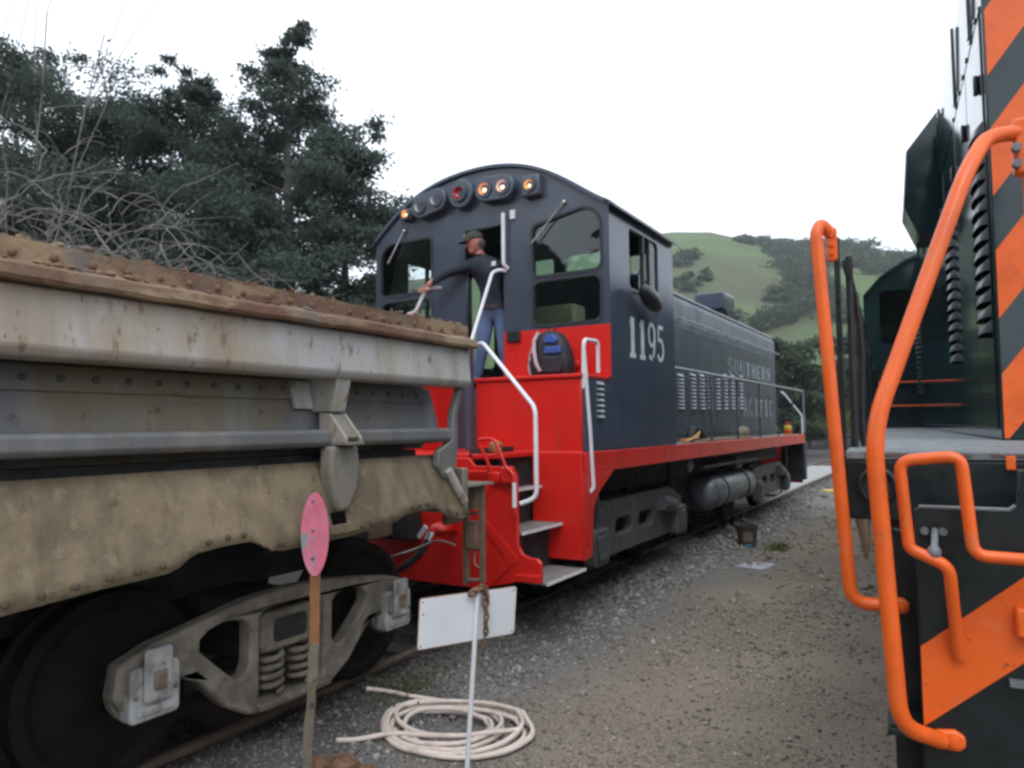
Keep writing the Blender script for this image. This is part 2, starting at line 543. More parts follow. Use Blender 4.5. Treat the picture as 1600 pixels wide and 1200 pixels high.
def stone_mat():
    m, nt, b = new_mat('crushed_stone')
    a = nt.nodes.new('ShaderNodeAttribute')
    a.attribute_name = 'col'
    nt.links.new(a.outputs['Color'], b.inputs['Base Color'])
    b.inputs['Roughness'].default_value = .9
    return m

# ------------------------------------------------------------------ setting: ground, hill, tracks
GZ = -.16
def vnoise(x, y, s, seed=0):
    x, y = x / s + seed * 17.3, y / s + seed * 9.1
    xi, yi = np.floor(x), np.floor(y)
    fx, fy = x - xi, y - yi
    fx, fy = fx * fx * (3 - 2 * fx), fy * fy * (3 - 2 * fy)
    def h(a, b):
        q = np.sin(a * 127.1 + b * 311.7 + seed) * 43758.5453
        return q - np.floor(q)
    return (h(xi, yi) * (1 - fx) + h(xi + 1, yi) * fx) * (1 - fy) + (h(xi, yi + 1) * (1 - fx) + h(xi + 1, yi + 1) * fx) * fy

def gh(x, y):
    near = np.exp(-((x - 2) ** 2 + (y - 2) ** 2) / 800)
    z = GZ + near * ((vnoise(x, y, .9, 1) - .5) * .035 + (vnoise(x, y, .28, 2) - .5) * .018 + (vnoise(x, y, .11, 3) - .5) * .010)
    ax_ = np.abs(x)
    z = z + .150 * np.exp(-((ax_ - .96) / .36) ** 2) * near - .05 * np.exp(-(x / .55) ** 4)
    z = np.where((ax_ > .66) & (ax_ < .745), z - .05, z)
    bank = np.exp(-(((x + 4.5) / 5) ** 2 + ((y - 70) / 9) ** 2)) * 2.2 * (.55 + .9 * vnoise(x, y, 2.3, 5))
    return z + bank

def gz(x, y):
    return float(gh(np.array(float(x)), np.array(float(y))))

def axis_pts(lo, hi, fine_lo, fine_hi, step, far):
    a = list(np.arange(fine_lo, fine_hi + 1e-6, step))
    d, x = step, fine_hi
    while x < hi:
        d *= 1.22
        x += d
        a.append(x)
    d, x = step, fine_lo
    pre = []
    while x > lo:
        d *= 1.22
        x -= d
        pre.append(x)
    return np.array(pre[::-1] + a)

xs = axis_pts(-480, 480, -2.0, 4.6, .06, 0)
ys = axis_pts(-480, 480, -4.6, 9.0, .07, 0)
GX, GY = np.meshgrid(xs, ys, indexing='ij')
GZZ = gh(GX, GY)
nx, ny = GX.shape
gv = np.stack([GX.ravel(), GY.ravel(), GZZ.ravel()], 1)
ii = (np.arange(nx - 1)[:, None] * ny + np.arange(ny - 1)[None, :]).ravel()
gf = np.stack([ii, ii + ny, ii + ny + 1, ii + 1], 1)
def np_mesh(name, v, f):
    me = bpy.data.meshes.new(name)
    k = f.shape[1]
    me.vertices.add(len(v)); me.vertices.foreach_set('co', v.astype(np.float32).ravel())
    me.loops.add(f.size); me.loops.foreach_set('vertex_index', f.astype(np.int32).ravel())
    me.polygons.add(len(f)); me.polygons.foreach_set('loop_start', np.arange(0, f.size, k, dtype=np.int32))
    me.update(calc_edges=True)
    me.validate()
    return me
gm = np_mesh('ground', gv, gf)
gm.shade_smooth()
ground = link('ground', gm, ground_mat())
tag(ground, None, None, kind='structure')

# crest of the hill: azimuth (degrees from +Y, clockwise) and elevation of the skyline
AZ = [-180, -110, -80, -60, -50.6, -41.7, -37.2, -29.5, -26.9, -23.9, -18.5, -15.6, -13.1, -9.3, -5.9, -3.0, 4.3, 20, 50, 90, 180]
EL = [3.0, 4.0, 6.0, 8.0, 9.0, 10.1, 10.6, 12.2, 13.0, 13.5, 13.9, 13.8, 13.1, 12.1, 11.6, 11.0, 9.4, 7.5, 5.0, 3.5, 3.0]
def hill_point(az, r):
    el = np.interp(az, AZ, EL)
    rc = 340.0
    top = np.tan(np.radians(el)) * rc
    t = np.clip((r - 95) / (rc - 95), 0, 1.6)
    prof = np.where(t < 1, np.sin(np.clip(t, 0, 1) * math.pi / 2) ** 1.25, 1 - (t - 1) * .55)
    x = CAM.x + np.sin(np.radians(az)) * r
    y = CAM.y + np.cos(np.radians(az)) * r
    rough = (vnoise(x, y, 60, 4) - .5) * 14 * np.clip(t, 0, 1) * np.clip(1.25 - t, 0.15, 1) + (vnoise(x, y, 22, 6) - .5) * 4 * np.clip(t, 0, 1) * np.clip(1.25 - t, .15, 1)
    return x, y, top * prof + rough + GZ - .6 * (t <= 0)
azs = np.concatenate([np.linspace(-180, -62, 60)[:-1], np.linspace(-62, 12, 230)[:-1], np.linspace(12, 180, 70)])
rs = np.concatenate([np.linspace(85, 340, 80), np.linspace(346, 480, 14)])
HA, HR = np.meshgrid(azs, rs, indexing='ij')
hx, hy, hz = hill_point(HA, HR)
hv = np.stack([hx.ravel(), hy.ravel(), hz.ravel()], 1)
na, nr = HA.shape
ii = (np.arange(na - 1)[:, None] * nr + np.arange(nr - 1)[None, :]).ravel()
hf = np.stack([ii, ii + 1, ii + nr + 1, ii + nr], 1)
hm = np_mesh('hill', hv, hf)
hm.shade_smooth()
hill = link('hill', hm, hill_mat())
tag(hill, None, None, kind='structure')

RAILPROF = [(-.07, -.17), (.07, -.17), (.07, -.155), (.012, -.13), (.010, -.045), (.036, -.035), (.036, -.006), (.026, 0), (-.026, 0), (-.036, -.006), (-.036, -.035), (-.010, -.045), (-.012, -.13), (-.07, -.155)]
def track(loc, rz, y0, y1, tie0, tie1):
    t = bpy.data.objects.new('railway_track', None)
    scene.collection.objects.link(t)
    t.location = loc
    t.rotation_euler = (0, 0, rz)
    tag(t, None, None, kind='structure')
    for sx in (-.753, .753):
        MB().prism([(a + sx, b) for a, b in RAILPROF], 'y', y0, y1).build('rail', m_rail, t)
    me = MB().box(-1.3, 1.3, -.115, .115, -.36, -.172).mesh('sleeper')
    me.materials.append(m_tie)
    y = tie0
    while y < tie1:
        o = link('sleeper', me, m_tie, t, bevel=.01)
        o.location = (random.uniform(-.05, .05), y + random.uniform(-.03, .03), 0)
        y += .56
    return t
main_track = track((0, 0, 0), 0, -30, 140, -9, 24)
P0 = Vector((4.080, -4.021, 0))
RZ2 = R(3.989)
def loc2(t, s, z=0):
    d = Vector((-math.sin(RZ2), math.cos(RZ2), 0)); n = Vector((math.cos(RZ2), math.sin(RZ2), 0))
    return P0 + d * s + n * t + Vector((0, 0, z))
track(loc2(1.5, 0), RZ2, -12, 30, -4, 8)

crossing = bpy.data.objects.new('level_crossing', None)
scene.collection.objects.link(crossing)
tag(crossing, None, None, kind='structure')
y = 13.2
while y < 24:
    MB().box(-.66, .66, y, y + 2.38, -.14, -.012).build('concrete_panel', m_conc, crossing, bevel=.02)
    MB().box(-1.75, -.83, y, y + 2.38, -.14, -.012).build('concrete_panel', m_conc, crossing, bevel=.02)
    y += 2.42
MB().box(.84, 1.9, 14.6, 15.0, GZ - .02, -.10).build('yellow_mark', P('yellow_paint', (.55, .36, .03), .7), crossing)

# ------------------------------------------------------------------ crushed stone
def scatter_stones(n):
    base = np.array([(1, 0, 0), (-1, 0, 0), (0, 1, 0), (0, -1, 0), (0, 0, 1), (0, 0, -1)], float)
    tri = np.array([(0, 2, 4), (2, 1, 4), (1, 3, 4), (3, 0, 4), (2, 0, 5), (1, 2, 5), (3, 1, 5), (0, 3, 5)])
    # sample in view: depth-weighted around the camera
    m = n * 6
    az = np.radians(rng.uniform(-66, 8, m))
    u = rng.uniform(0, 1, m)
    r = 2.6 * (26 / 2.6) ** (u ** 1.05)
    x = CAM.x + np.sin(az) * r
    y = CAM.y + np.cos(az) * r
    # density: thick beside the track, thin on the trodden dirt
    w = vnoise(x, y, .8, 11) * .7 + vnoise(x, y, .25, 12) * .5
    dens = np.where(x < .9, .55, np.where(x < 1.7, .85, np.clip(.10 + .9 * (w - .50), .03, .7)))
    near = np.clip((-1.2 - y) / 1.5, 0, 1)
    dens = np.maximum(dens, near * .55)
    keep = (rng.uniform(0, 1, m) < dens) & (x > -1.4) & (np.abs(np.abs(x) - .753) > .05)
    x, y, r = x[keep][:n], y[keep][:n], r[keep][:n]
    n = len(x)
    sz = np.clip(rng.lognormal(np.log(.0105), .42, n), .005, .034) * np.where(x < 1.6, 1.0, .78) * np.where(rng.uniform(0, 1, n) > .985, 1.8, 1.0) * np.clip(r / 5, .85, 2.2)
    z = gh(x, y) + sz * rng.uniform(-.1, .45, n)
    sc = sz[:, None] * rng.uniform(.65, 1.35, (n, 3)) * np.array([1, 1, .75])
    ang = rng.uniform(0, 2 * np.pi, n)
    tilt = rng.uniform(-.6, .6, n)
    p = base[None] * sc[:, None, :] * rng.uniform(.75, 1.25, (n, 6, 1))
    cy, sy = np.cos(tilt), np.sin(tilt)
    px = p[..., 0] * cy[:, None] + p[..., 2] * sy[:, None]
    pz = -p[..., 0] * sy[:, None] + p[..., 2] * cy[:, None]
    ca, sa = np.cos(ang), np.sin(ang)
    qx = px * ca[:, None] - p[..., 1] * sa[:, None]
    qy = px * sa[:, None] + p[..., 1] * ca[:, None]
    v = np.stack([qx + x[:, None], qy + y[:, None], pz + z[:, None]], -1).reshape(-1, 3)
    f = (np.arange(n)[:, None, None] * 6 + tri[None]).reshape(-1, 3)
    me = np_mesh('gravel', v, f)
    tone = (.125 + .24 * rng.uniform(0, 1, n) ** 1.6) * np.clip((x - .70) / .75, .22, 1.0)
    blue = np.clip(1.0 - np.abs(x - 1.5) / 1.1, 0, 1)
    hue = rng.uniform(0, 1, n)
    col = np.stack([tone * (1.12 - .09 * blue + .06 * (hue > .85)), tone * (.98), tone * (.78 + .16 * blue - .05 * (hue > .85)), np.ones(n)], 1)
    at = me.attributes.new('col', 'FLOAT_COLOR', 'POINT')
    at.data.foreach_set('color', np.repeat(col, 6, 0).astype(np.float32).ravel())
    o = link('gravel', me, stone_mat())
    tag(o, 'grey crushed stone scattered over the dirt beside the track', 'gravel', kind='stuff')
scatter_stones(60000)

# ------------------------------------------------------------------ trees
def leaves_mesh(name, pts, size, mat, aspect=.5, parent=None, up=.35):
    """small leaf-sized quads at the given points"""
    pts = np.asarray(pts)
    n = len(pts)
    d = rng.normal(size=(n, 3)); d[:, 2] += up; d /= np.linalg.norm(d, axis=1)[:, None]
    a = rng.normal(size=(n, 3)); a -= d * np.sum(a * d, 1)[:, None]; a /= np.linalg.norm(a, axis=1)[:, None]
    b = np.cross(d, a)
    s = size * rng.uniform(.6, 1.4, n)[:, None]
    v = np.stack([pts - a * s, pts + b * s * aspect, pts + a * s, pts - b * s * aspect], 1).reshape(-1, 3)
    f = np.arange(n * 4).reshape(-1, 4)
    me = np_mesh(name, v, f)
    at = me.attributes.new('tone', 'FLOAT', 'POINT')
    at.data.foreach_set('value', np.repeat(np.clip(rng.normal(.45, .25, n), 0, 1), 4).astype(np.float32))
    return link(name, me, mat, parent)

def evergreen(name, label, cat, base, height, radius, mat, n_limb=46, per=130, spread=.55, leaf=.056, lean=(0, 0), power=.75, low=.12, group=None):
    t = thing(name, label, cat, base, 0, group)
    mb = MB()
    tip = Vector((lean[0], lean[1], height))
    trunk = [Vector((0, 0, 0)).lerp(tip, k / 10) + Vector((random.uniform(-.08, .08), random.uniform(-.08, .08), 0)) * (1 if 0 < k < 10 else 0) for k in range(11)]
    mb.tube(trunk, 0, 8, radii=[.22 * (1 - k / 10.5) * height / 9 for k in range(11)])
    lp = []
    for i in range(n_limb):
        h = low + (1 - low) * (i + random.random()) / n_limb
        p = Vector((0, 0, 0)).lerp(tip, h)
        env = radius * (min(1, (1 - h) * 1.25 + .08) ** power) * random.uniform(.65, 1.12)
        a = random.uniform(0, 2 * math.pi)
        rise = random.uniform(-.05, .45)
        q = p + Vector((math.cos(a) * env, math.sin(a) * env, env * rise))
        mid = p.lerp(q, .5) + Vector((random.uniform(-.15, .15), random.uniform(-.15, .15), .12 * env))
        mb.tube([p, mid, q], 0, 5, radii=[.05 * (1.1 - h) * height / 9 + .012, .03 * (1.1 - h) + .008, .006])
        k = int(per * 1.45 * (0.35 + env / radius))
        nclump = max(4, int(7 * env / radius + 3))
        for c in range(nclump):
            f = .25 + .75 * (c + random.random()) / nclump
            cc = (p.lerp(mid, f * 2) if f < .5 else mid.lerp(q, f * 2 - 1)) + Vector((random.gauss(0, .22), random.gauss(0, .22), random.gauss(0, .12))) * spread * 1.6 * min(1, .3 + env / 1.6)
            cr_ = spread * random.uniform(.35, .75) * min(1, .22 + env / 1.6)
            g = rng.normal(size=(max(3, k // nclump * 2), 3)) * np.array([cr_, cr_, cr_ * .5]) * .6
            lp.append(g + np.array(cc))
    mb.build('trunk', m_bark, t)
    leaves_mesh('crown', np.concatenate(lp), leaf, mat, parent=t)
    return t

def ground_at(px, dist_az, r):
    return None

def polar(az, r, z=GZ):
    return (CAM.x + math.sin(R(az)) * r, CAM.y + math.cos(R(az)) * r, z)

def az_of(u):
    return -YAW + math.degrees(math.atan((u - 800) / 1137.57))

evergreen('evergreen_tree', 'tallest dark evergreen tree, behind the dump car and left of the cab', 'tree', polar(az_of(435), 19.5), 12.0, 3.8, m_leafd, n_limb=92, per=320, lean=(.3, .1), power=.80)
evergreen('evergreen_tree', 'dark evergreen tree whose edge touches the cab roof of the grey locomotive', 'tree', polar(az_of(535), 18.0), 9.0, 3.0, m_leafd, n_limb=66, per=330, power=.55)
evergreen('evergreen_tree', 'round-topped evergreen tree second from the tallest, above the rusty car rim', 'tree', polar(az_of(285), 20.5), 11.0, 3.2, m_leafd, n_limb=74, per=320, power=.55)
evergreen('evergreen_tree', 'slim dark evergreen filling the gap left of the tallest tree', 'tree', polar(az_of(365), 21.5), 10.2, 2.6, m_leafd, n_limb=54, per=300, power=.6)
evergreen('oak_tree', 'broad dark oak at the far left behind the bare grey branches', 'tree', polar(az_of(50), 22), 11.0, 5.2, m_leafo, n_limb=90, per=420, power=.4, spread=.75)
evergreen('oak_tree', 'low dark oak between the far left oak and the round-topped evergreen', 'tree', polar(az_of(185), 21.5), 10.2, 4.0, m_leafo, n_limb=66, per=330, power=.42, spread=.7)
evergreen('oak_tree', 'dark understorey oak low behind the middle of the dump car', 'tree', polar(az_of(370), 17.5), 6.8, 3.4, m_leafd, n_limb=50, per=360, power=.35, spread=.75, low=.05)
evergreen('oak_tree', 'dark understorey oak low behind the left end of the dump car', 'tree', polar(az_of(120), 19), 7.6, 4.2, m_leafo, n_limb=50, per=360, power=.35, spread=.75, low=.05)

def bare(name, label, base, size, seed, levels=5, droop=.5, wob=1.0, cat='tree', r0=.09, up=1.0, spread=1.0, group=None):
    rnd = random.Random(seed)
    t = thing(name, label, cat, base, 0, group)
    mb = MB()
    def grow(p, d, ln, r, lev):
        pts, rad = [p], [r]
        k = 6
        q, dd = Vector(p), Vector(d)
        for i in range(k):
            dd = dd + Vector((rnd.gauss(0, .24 * wob), rnd.gauss(0, .24 * wob), rnd.gauss(0, .18 * wob) - droop * .10 * (levels - lev)))
            dd.normalize()
            q = q + dd * ln / k
            pts.append(q.copy()); rad.append(r * (1 - .55 * (i + 1) / k))
        mb.tube(pts, 0, 5 if lev > 2 else 4, radii=rad, cap=False)
        if lev > 0:
            for c in range(rnd.choice((3, 3, 4)) if lev > 1 else 3):
                i = rnd.randint(2, k)
                ax = Vector((rnd.gauss(0, 1), rnd.gauss(0, 1), rnd.gauss(0, .5))).normalized()
                nd = (dd * .75 + ax * .85 * spread).normalized()
                grow(pts[i], nd, ln * rnd.uniform(.58, .85), max(.008, rad[i] * .72), lev - 1)
    for s in range(3):
        a = rnd.uniform(0, 6.28)
        grow(Vector((rnd.gauss(0, .2), rnd.gauss(0, .2), 0)), Vector((math.cos(a) * .5, math.sin(a) * .5, up)).normalized(), size * .42, r0, levels)
    mb.build('branches', m_twig, t, ang=80)
    return t
bare('bare_tree', 'twisted bare grey tree with drooping branches, in front of the evergreens', polar(az_of(205), 12.6), 7.0, 11, r0=.075, levels=4, droop=.34, up=1.8, spread=.85)
bare('bare_tree', 'tangled bare grey tree at the far left edge above the car rim', polar(az_of(60), 12.6), 9.6, 23, r0=.10, levels=4, droop=.28, up=1.8)
bare('bare_tree', 'small bare grey tree between the two larger bare ones', polar(az_of(120), 11.8), 7.6, 5, r0=.075, levels=4, droop=.30, up=1.8)
bare('bare_sapling', 'thin leafless sapling rising above the far left oak', polar(az_of(25), 19.0), 26.0, 8, levels=1, droop=0, wob=.16, r0=.03, up=6, spread=.22)
# a wood stands behind the camera too and is mirrored in the cab windows
bw = []
for k in range(120):
    f = k / 119
    cx, cy = -30 + 34 * f + random.uniform(-2, 2), -24 - 6 * math.sin(f * 3) + random.uniform(-3, 3)
    h = 10.0 + 2.0 * math.sin(f * 9) + random.uniform(-1, 1)
    for j in range(9):
        bw.append(rng.normal(size=(70, 3)) * np.array([1.4, 1.4, .9]) + np.array([cx, cy, h * (j + .5) / 9]))
tag(leaves_mesh('wood_beyond_the_yard', np.concatenate(bw), .55, m_leafd, aspect=.7), 'dark wood beyond the yard, mirrored in the cab windows', 'trees', kind='stuff')

# oak wood and brush on the hill
def hill_wood(name, label, spots, mat):
    pts = []
    for (az, r, rad, n) in spots:
        x, y, z = hill_point(np.array(az), np.array(r))
        for k in range(max(3, int(rad * 1.2))):
            c = np.array([x + rng.normal() * rad * .45, y + rng.normal() * rad * .45, z + rad * rng.uniform(.15, .75)])
            pts.append(c + rng.normal(size=(n, 3)) * np.array([rad * .34, rad * .34, rad * .24]))
    o = leaves_mesh(name, np.concatenate(pts), .42, mat, aspect=.7)
    tag(o, label, 'trees', kind='stuff')
sp = []
def line(u0, v0, u1, v1, n, rad, rlo, rhi, wob=6):
    # a belt of crowns between two directions of the hillside
    for i in range(n):
        f = (i + random.random()) / n
        u = u0 + (u1 - u0) * f + random.uniform(-wob, wob)
        az = az_of(u)
        el = (663 - (v0 + (v1 - v0) * f) + random.uniform(-wob, wob)) / 1137.57 * 57.3 * .97
        # distance at which the slope reaches this elevation
        rr = np.linspace(100, 339, 120)
        X_, Y_, Z_ = hill_point(np.full(120, az), rr)
        e = np.degrees(np.arctan2(Z_ - CAM.z, rr))
        k = int(np.argmax(e >= el)) if np.any(e >= el) else 119
        sp.append((az, float(rr[k]), rad * random.uniform(.7, 1.25), 60))
line(1160, 386, 1250, 402, 30, 2.2, 0, 0, 3)
line(1250, 401, 1480, 420, 44, 2.6, 0, 0, 3)
line(1205, 405, 1300, 432, 26, 2.6, 0, 0, 7)
line(1225, 430, 1300, 470, 26, 2.8, 0, 0, 12)
line(1185, 522, 1262, 496, 26, 2.2, 0, 0, 5)
line(1215, 480, 1262, 470, 12, 2.2, 0, 0, 6)
line(1062, 414, 1088, 402, 9, 2.0, 0, 0, 7)
line(1060, 452, 1110, 440, 10, 1.6, 0, 0, 8)
line(1120, 500, 1150, 500, 6, 1.6, 0, 0, 8)
line(1210, 560, 1245, 575, 12, 1.8, 0, 0, 10)
line(1330, 425, 1430, 455, 40, 3.0, 0, 0, 16)
line(1270, 470, 1340, 520, 16, 2.4, 0, 0, 14)
line(420, 490, 700, 470, 30, 4, 0, 0, 8)
hill_wood('hill_oak_wood', 'dark oak wood covering the gullies and ridge of the green hill', sp, m_leafh)
evergreen('valley_tree', 'dark green tree right of the locomotive hood end, nearest below the hill', 'tree', polar(az_of(1228), 46), 6.6, 2.6, m_leafh, n_limb=30, per=200, power=.35, leaf=.16, spread=.7, low=.06)
evergreen('valley_tree', 'olive green bushy tree just left of the orange far handrail', 'tree', polar(az_of(1262), 58), 6.0, 3.0, m_leafy, n_limb=26, per=170, power=.35, leaf=.20, spread=.8, low=.06)
evergreen('valley_tree', 'dark green tree seen between the two orange handrails', 'tree', polar(az_of(1330), 62), 8.4, 4.0, m_leafh, n_limb=30, per=200, power=.35, leaf=.2, spread=.8, low=.06)

# ------------------------------------------------------------------ grey and red switching locomotive
loco = thing('switching_locomotive', 'dark grey and red switching locomotive numbered 1195 with arched cab roof', 'locomotive')
CW = 1.525
ARC = [(-1.525, 3.915), (-1.40, 4.03), (-1.27, 4.135), (-1.13, 4.24), (-.98, 4.325), (-.78, 4.42), (-.54, 4.49), (-.25, 4.535), (0, 4.545), (.25, 4.53), (.54, 4.47), (.78, 4.385), (.98, 4.27), (1.13, 4.17), (1.27, 4.08), (1.40, 3.99), (1.525, 3.915)]
# frame and decks
MB().box(1.485, 1.525, -.62, 10.75, 1.275, 1.468).build('side_sill', m_red, loco, bevel=.008)
MB().box(-1.525, -1.485, -.62, 10.75, 1.275, 1.468).build('side_sill', m_red, loco, bevel=.008)
MB().box(-1.483, 1.483, 0.0, 10.74, 1.43, 1.472).build('deck', m_deck, loco)
MB().box(-1.0, 1.0, -1.385, 0.0, 1.43, 1.472).build('end_platform', m_red, loco, bevel=.006)
MB().box(-.95, .95, -1.2, 10.6, .95, 1.42).build('main_frame', m_under, loco)
# cab
_ax = np.array([p[0] for p in ARC]); _az = np.array([p[1] for p in ARC])
_co = np.polyfit(_ax, _az, 6)
ARC = [(float(x), float(np.polyval(_co, x))) for x in np.linspace(-1.525, 1.525, 41)]
outer = [(-CW, 1.474), (CW, 1.474)] + ARC[::-1][0:] 
win_ru = rrect(.645, 1.44, 3.275, 3.93, (.06, .07, .22, .05))
win_ru = [(x, z - .12 * max(0, (1.0 - x) / .36) * (1 if z > 3.6 else 0)) for x, z in win_ru]
win_rl = rrect(.645, 1.435, 2.755, 3.225, .09)
win_lu = rrect(-1.46, -.68, 3.27, 3.90, (.05, .05, .05, .20))
win_ll = rrect(-1.44, -.68, 2.76, 3.20, .09)
door = [(-.21, 2.13), (.29, 2.13), (.29, 3.90), (-.21, 3.90)]
holed('cab_end_wall', outer, [win_ru, win_rl, win_lu, win_ll, door], 'y', 0, .05, m_grey, loco)
outer2 = [(-CW + .05, 1.474), (CW - .05, 1.474)] + [(x * .967, z - .02) for x, z in ARC[::-1]]
fw = [rrect(-.43, -.07, 3.70, 3.95, .05), rrect(.08, .62, 3.70, 3.96, .05), rrect(-1.45, -1.02, 2.5, 3.86, .06), rrect(.85, 1.42, 2.9, 3.84, .06)]
holed('cab_end_wall', outer2, fw, 'y', 1.87, 1.92, m_grey, loco)
def side_wall(x0, x1):
    return holed('cab_side_wall', [(.05, 1.474), (1.92, 1.474), (1.92, 3.915), (.05, 3.915)], [rrect(.52, 1.40, 3.16, 3.80, .06)], 'x', x0, x1, m_grey, loco)
side_wall(CW - .05, CW)
side_wall(-CW, -CW + .05)
# roof shell with a small drip edge
top = [(x * 1.012, z + .035) for x, z in ARC]
bot = [(x * 1.0, z + .002) for x, z in ARC[::-1]]
rf = MB().prism(top + bot, 'y', -.04, 1.99).build('cab_roof', m_grey, loco)
for sx in (-1, 1):
    MB().prism([(sx * 1.50, 3.935), (sx * 1.60, 3.88), (sx * 1.60, 3.90), (sx * 1.50, 3.965)], 'y', -.04, 2.0).build('roof_gutter', m_grey, rf)
MB().box(-1.47, 1.47, .055, 1.865, 2.08, 2.12).build('cab_floor', m_dark, loco)
MB().prism([(x * .955, z - .05) for x, z in ARC] + [(x * .955, z - .03) for x, z in ARC[::-1]], 'y', .055, 1.865).build('cab_ceiling', m_inner, loco)
for sx in (-1, 1):
    a, b2 = sorted((sx * 1.44, sx * 1.472))
    holed('cab_lining', [(.06, 2.13), (1.86, 2.13), (1.86, 3.86), (.06, 3.86)], [rrect(.50, 1.42, 3.14, 3.82, .06)], 'x', a, b2, m_inner, loco)
# window panes with rubber seals
def ring(poly, grow_):
    cx = sum(p[0] for p in poly) / len(poly); cz = sum(p[1] for p in poly) / len(poly)
    return [(p[0] + (grow_ if p[0] > cx else -grow_), p[1] + (grow_ if p[1] > cz else -grow_)) for p in poly]
for w in (win_ru, win_rl, win_lu, win_ll):
    g = holed('window', ring(w, .016), [ring(w, -.012)], 'y', -.008, .058, m_frame, loco)
    MB().prism(ring(w, -.010), 'y', .022, .028).build('pane', m_glass, g)
for w in fw:
    g = holed('window', ring(w, .014), [ring(w, -.010)], 'y', 1.862, 1.928, m_frame, loco)
    MB().prism(ring(w, -.009), 'y', 1.892, 1.898).build('pane', m_glass, g)
for sx in (-1, 1):
    x = sx * 1.50
    g = MB().box(x - .02, x + .02, .94, .985, 3.162, 3.798).box(x - .02, x + .02, 1.13, 1.16, 3.162, 3.798).build('window', m_frame, loco)
    MB().box(x - .003, x + .003, 1.16, 1.398, 3.163, 3.797).build('pane', m_glass, g)
    MB().box(x - .032, x + .030, .50, 1.42, 3.125, 3.158).build('window_sill', m_grey, g, bevel=.005)
# red band of the end wall and battery boxes
MB().box(.292, 1.525, -.010, -.001, 2.19, 2.715).build('red_panel', m_red, loco)
for sx in (-1, 1):
    a, b = sorted((sx * .335, sx * 1.495))
    bx_ = MB().box(a, b, -.62, -.001, 1.474, 2.15).build('battery_box', m_red, loco, bevel=.012)
    MB().box(a - .012, b + .014, -.645, -.012, 2.152, 2.188).build('box_lid', m_red, bx_, bevel=.008)
    xx = sx * 1.496
    a, b = sorted((xx, xx + sx * .022))
    MB().box(a, b, -.60, -.002, 1.476, 2.148).build('box_side', m_grey, bx_)
    lo = MB()
    for k in range(7):
        z = 1.78 + k * .052
        lo.prism([(xx + sx * .022, z), (xx + sx * .048, z + .004), (xx + sx * .022, z + .034)], 'y', -.35, -.20)
    lo.build('louver_column', m_louv, bx_)
MB().box(.33, 1.50, -.63, -.60, 1.455, 1.478).build('lip', m_red, loco, bevel=.006)
# steps and side plates, both sides
for sx in (-1, 1):
    def sb(x0, x1, *r):
        a, b = sorted((x0 * sx, x1 * sx))
        return MB().box(a, b, *r)
    sb(.99, 1.505, -.66, -.625, .50, 1.468).build('step_back_panel', m_red, loco, bevel=.006)
    pl = [(-.66, 1.275), (-.66, .50), (-.50, .52), (-.46, .95), (-.33, 1.09), (.02, 1.275)]
    a, b = sorted((1.507 * sx, 1.525 * sx))
    MB().prism(pl, 'x', a, b).build('side_plate', m_red, loco, bevel=.004)
    for (x0, x1, z) in ((1.16, 1.53, .44), (.97, 1.30, .83), (.80, 1.09, 1.16)):
        st = sb(x0, x1, -1.385, -.668, z - .02, z).build('step', m_deck, loco, bevel=.004)
        sb(x1, x1 + .008, -1.385, -.668, z - .022, z + .003).build('step_nosing', m_white, st)
        sb(x0 - .02, x0 - .001, -1.385, -.668, z - .02, z + .36).build('riser', m_under, st)
# end pilot
pil = rrect(-1.27, 1.27, .36, 1.385, .05)
pil = [(-1.27, .40), (-.9, .34), (.9, .34), (1.27, .43), (1.50, .445), (1.50, .60), (1.46, .635), (1.40, .635), (1.33, .66), (1.285, .73), (1.275, 1.30), (1.23, 1.375), (.86, 1.375), (.80, 1.44), (-.80, 1.44), (-.86, 1.375), (-1.23, 1.375), (-1.275, 1.30), (-1.285, .73), (-1.40, .635), (-1.50, .60), (-1.50, .445)]
pi_ = MB().prism(pil, 'y', -1.43, -1.39).build('end_pilot', m_red, loco, bevel=.006)
MB().prism([(1.0, .36), (1.27, .60), (1.27, .64), (.75, 1.15), (.72, 1.13), (1.17, .62), (.95, .39)], 'y', -1.445, -1.431).build('pilot_rib', m_red, pi_)
for x0_, x1_ in ((.45, 1.0), (-1.0, -.45)):
    MB().box(x0_, x1_, -1.47, -1.431, 1.14, 1.20).build('pilot_bar', m_red, pi_, bevel=.005)
MB().prism([(1.27, .445), (1.50, .445), (1.50, .51), (1.27, .50)], 'y', -1.46, -1.431).build('foot_bar', m_red, pi_, bevel=.006)
# coupler pocket and coupler
cp = MB().box(-.30, .30, -1.62, -1.431, .72, 1.02).build('coupler', m_under, loco, bevel=.02)
MB().prism([(-.13, -2.02), (.02, -2.10), (.16, -2.02), (.18, -1.86), (.12, -1.62), (-.12, -1.62), (-.17, -1.84)], 'z', .76, .98).build('knuckle', m_rust2, cp, bevel=.02)
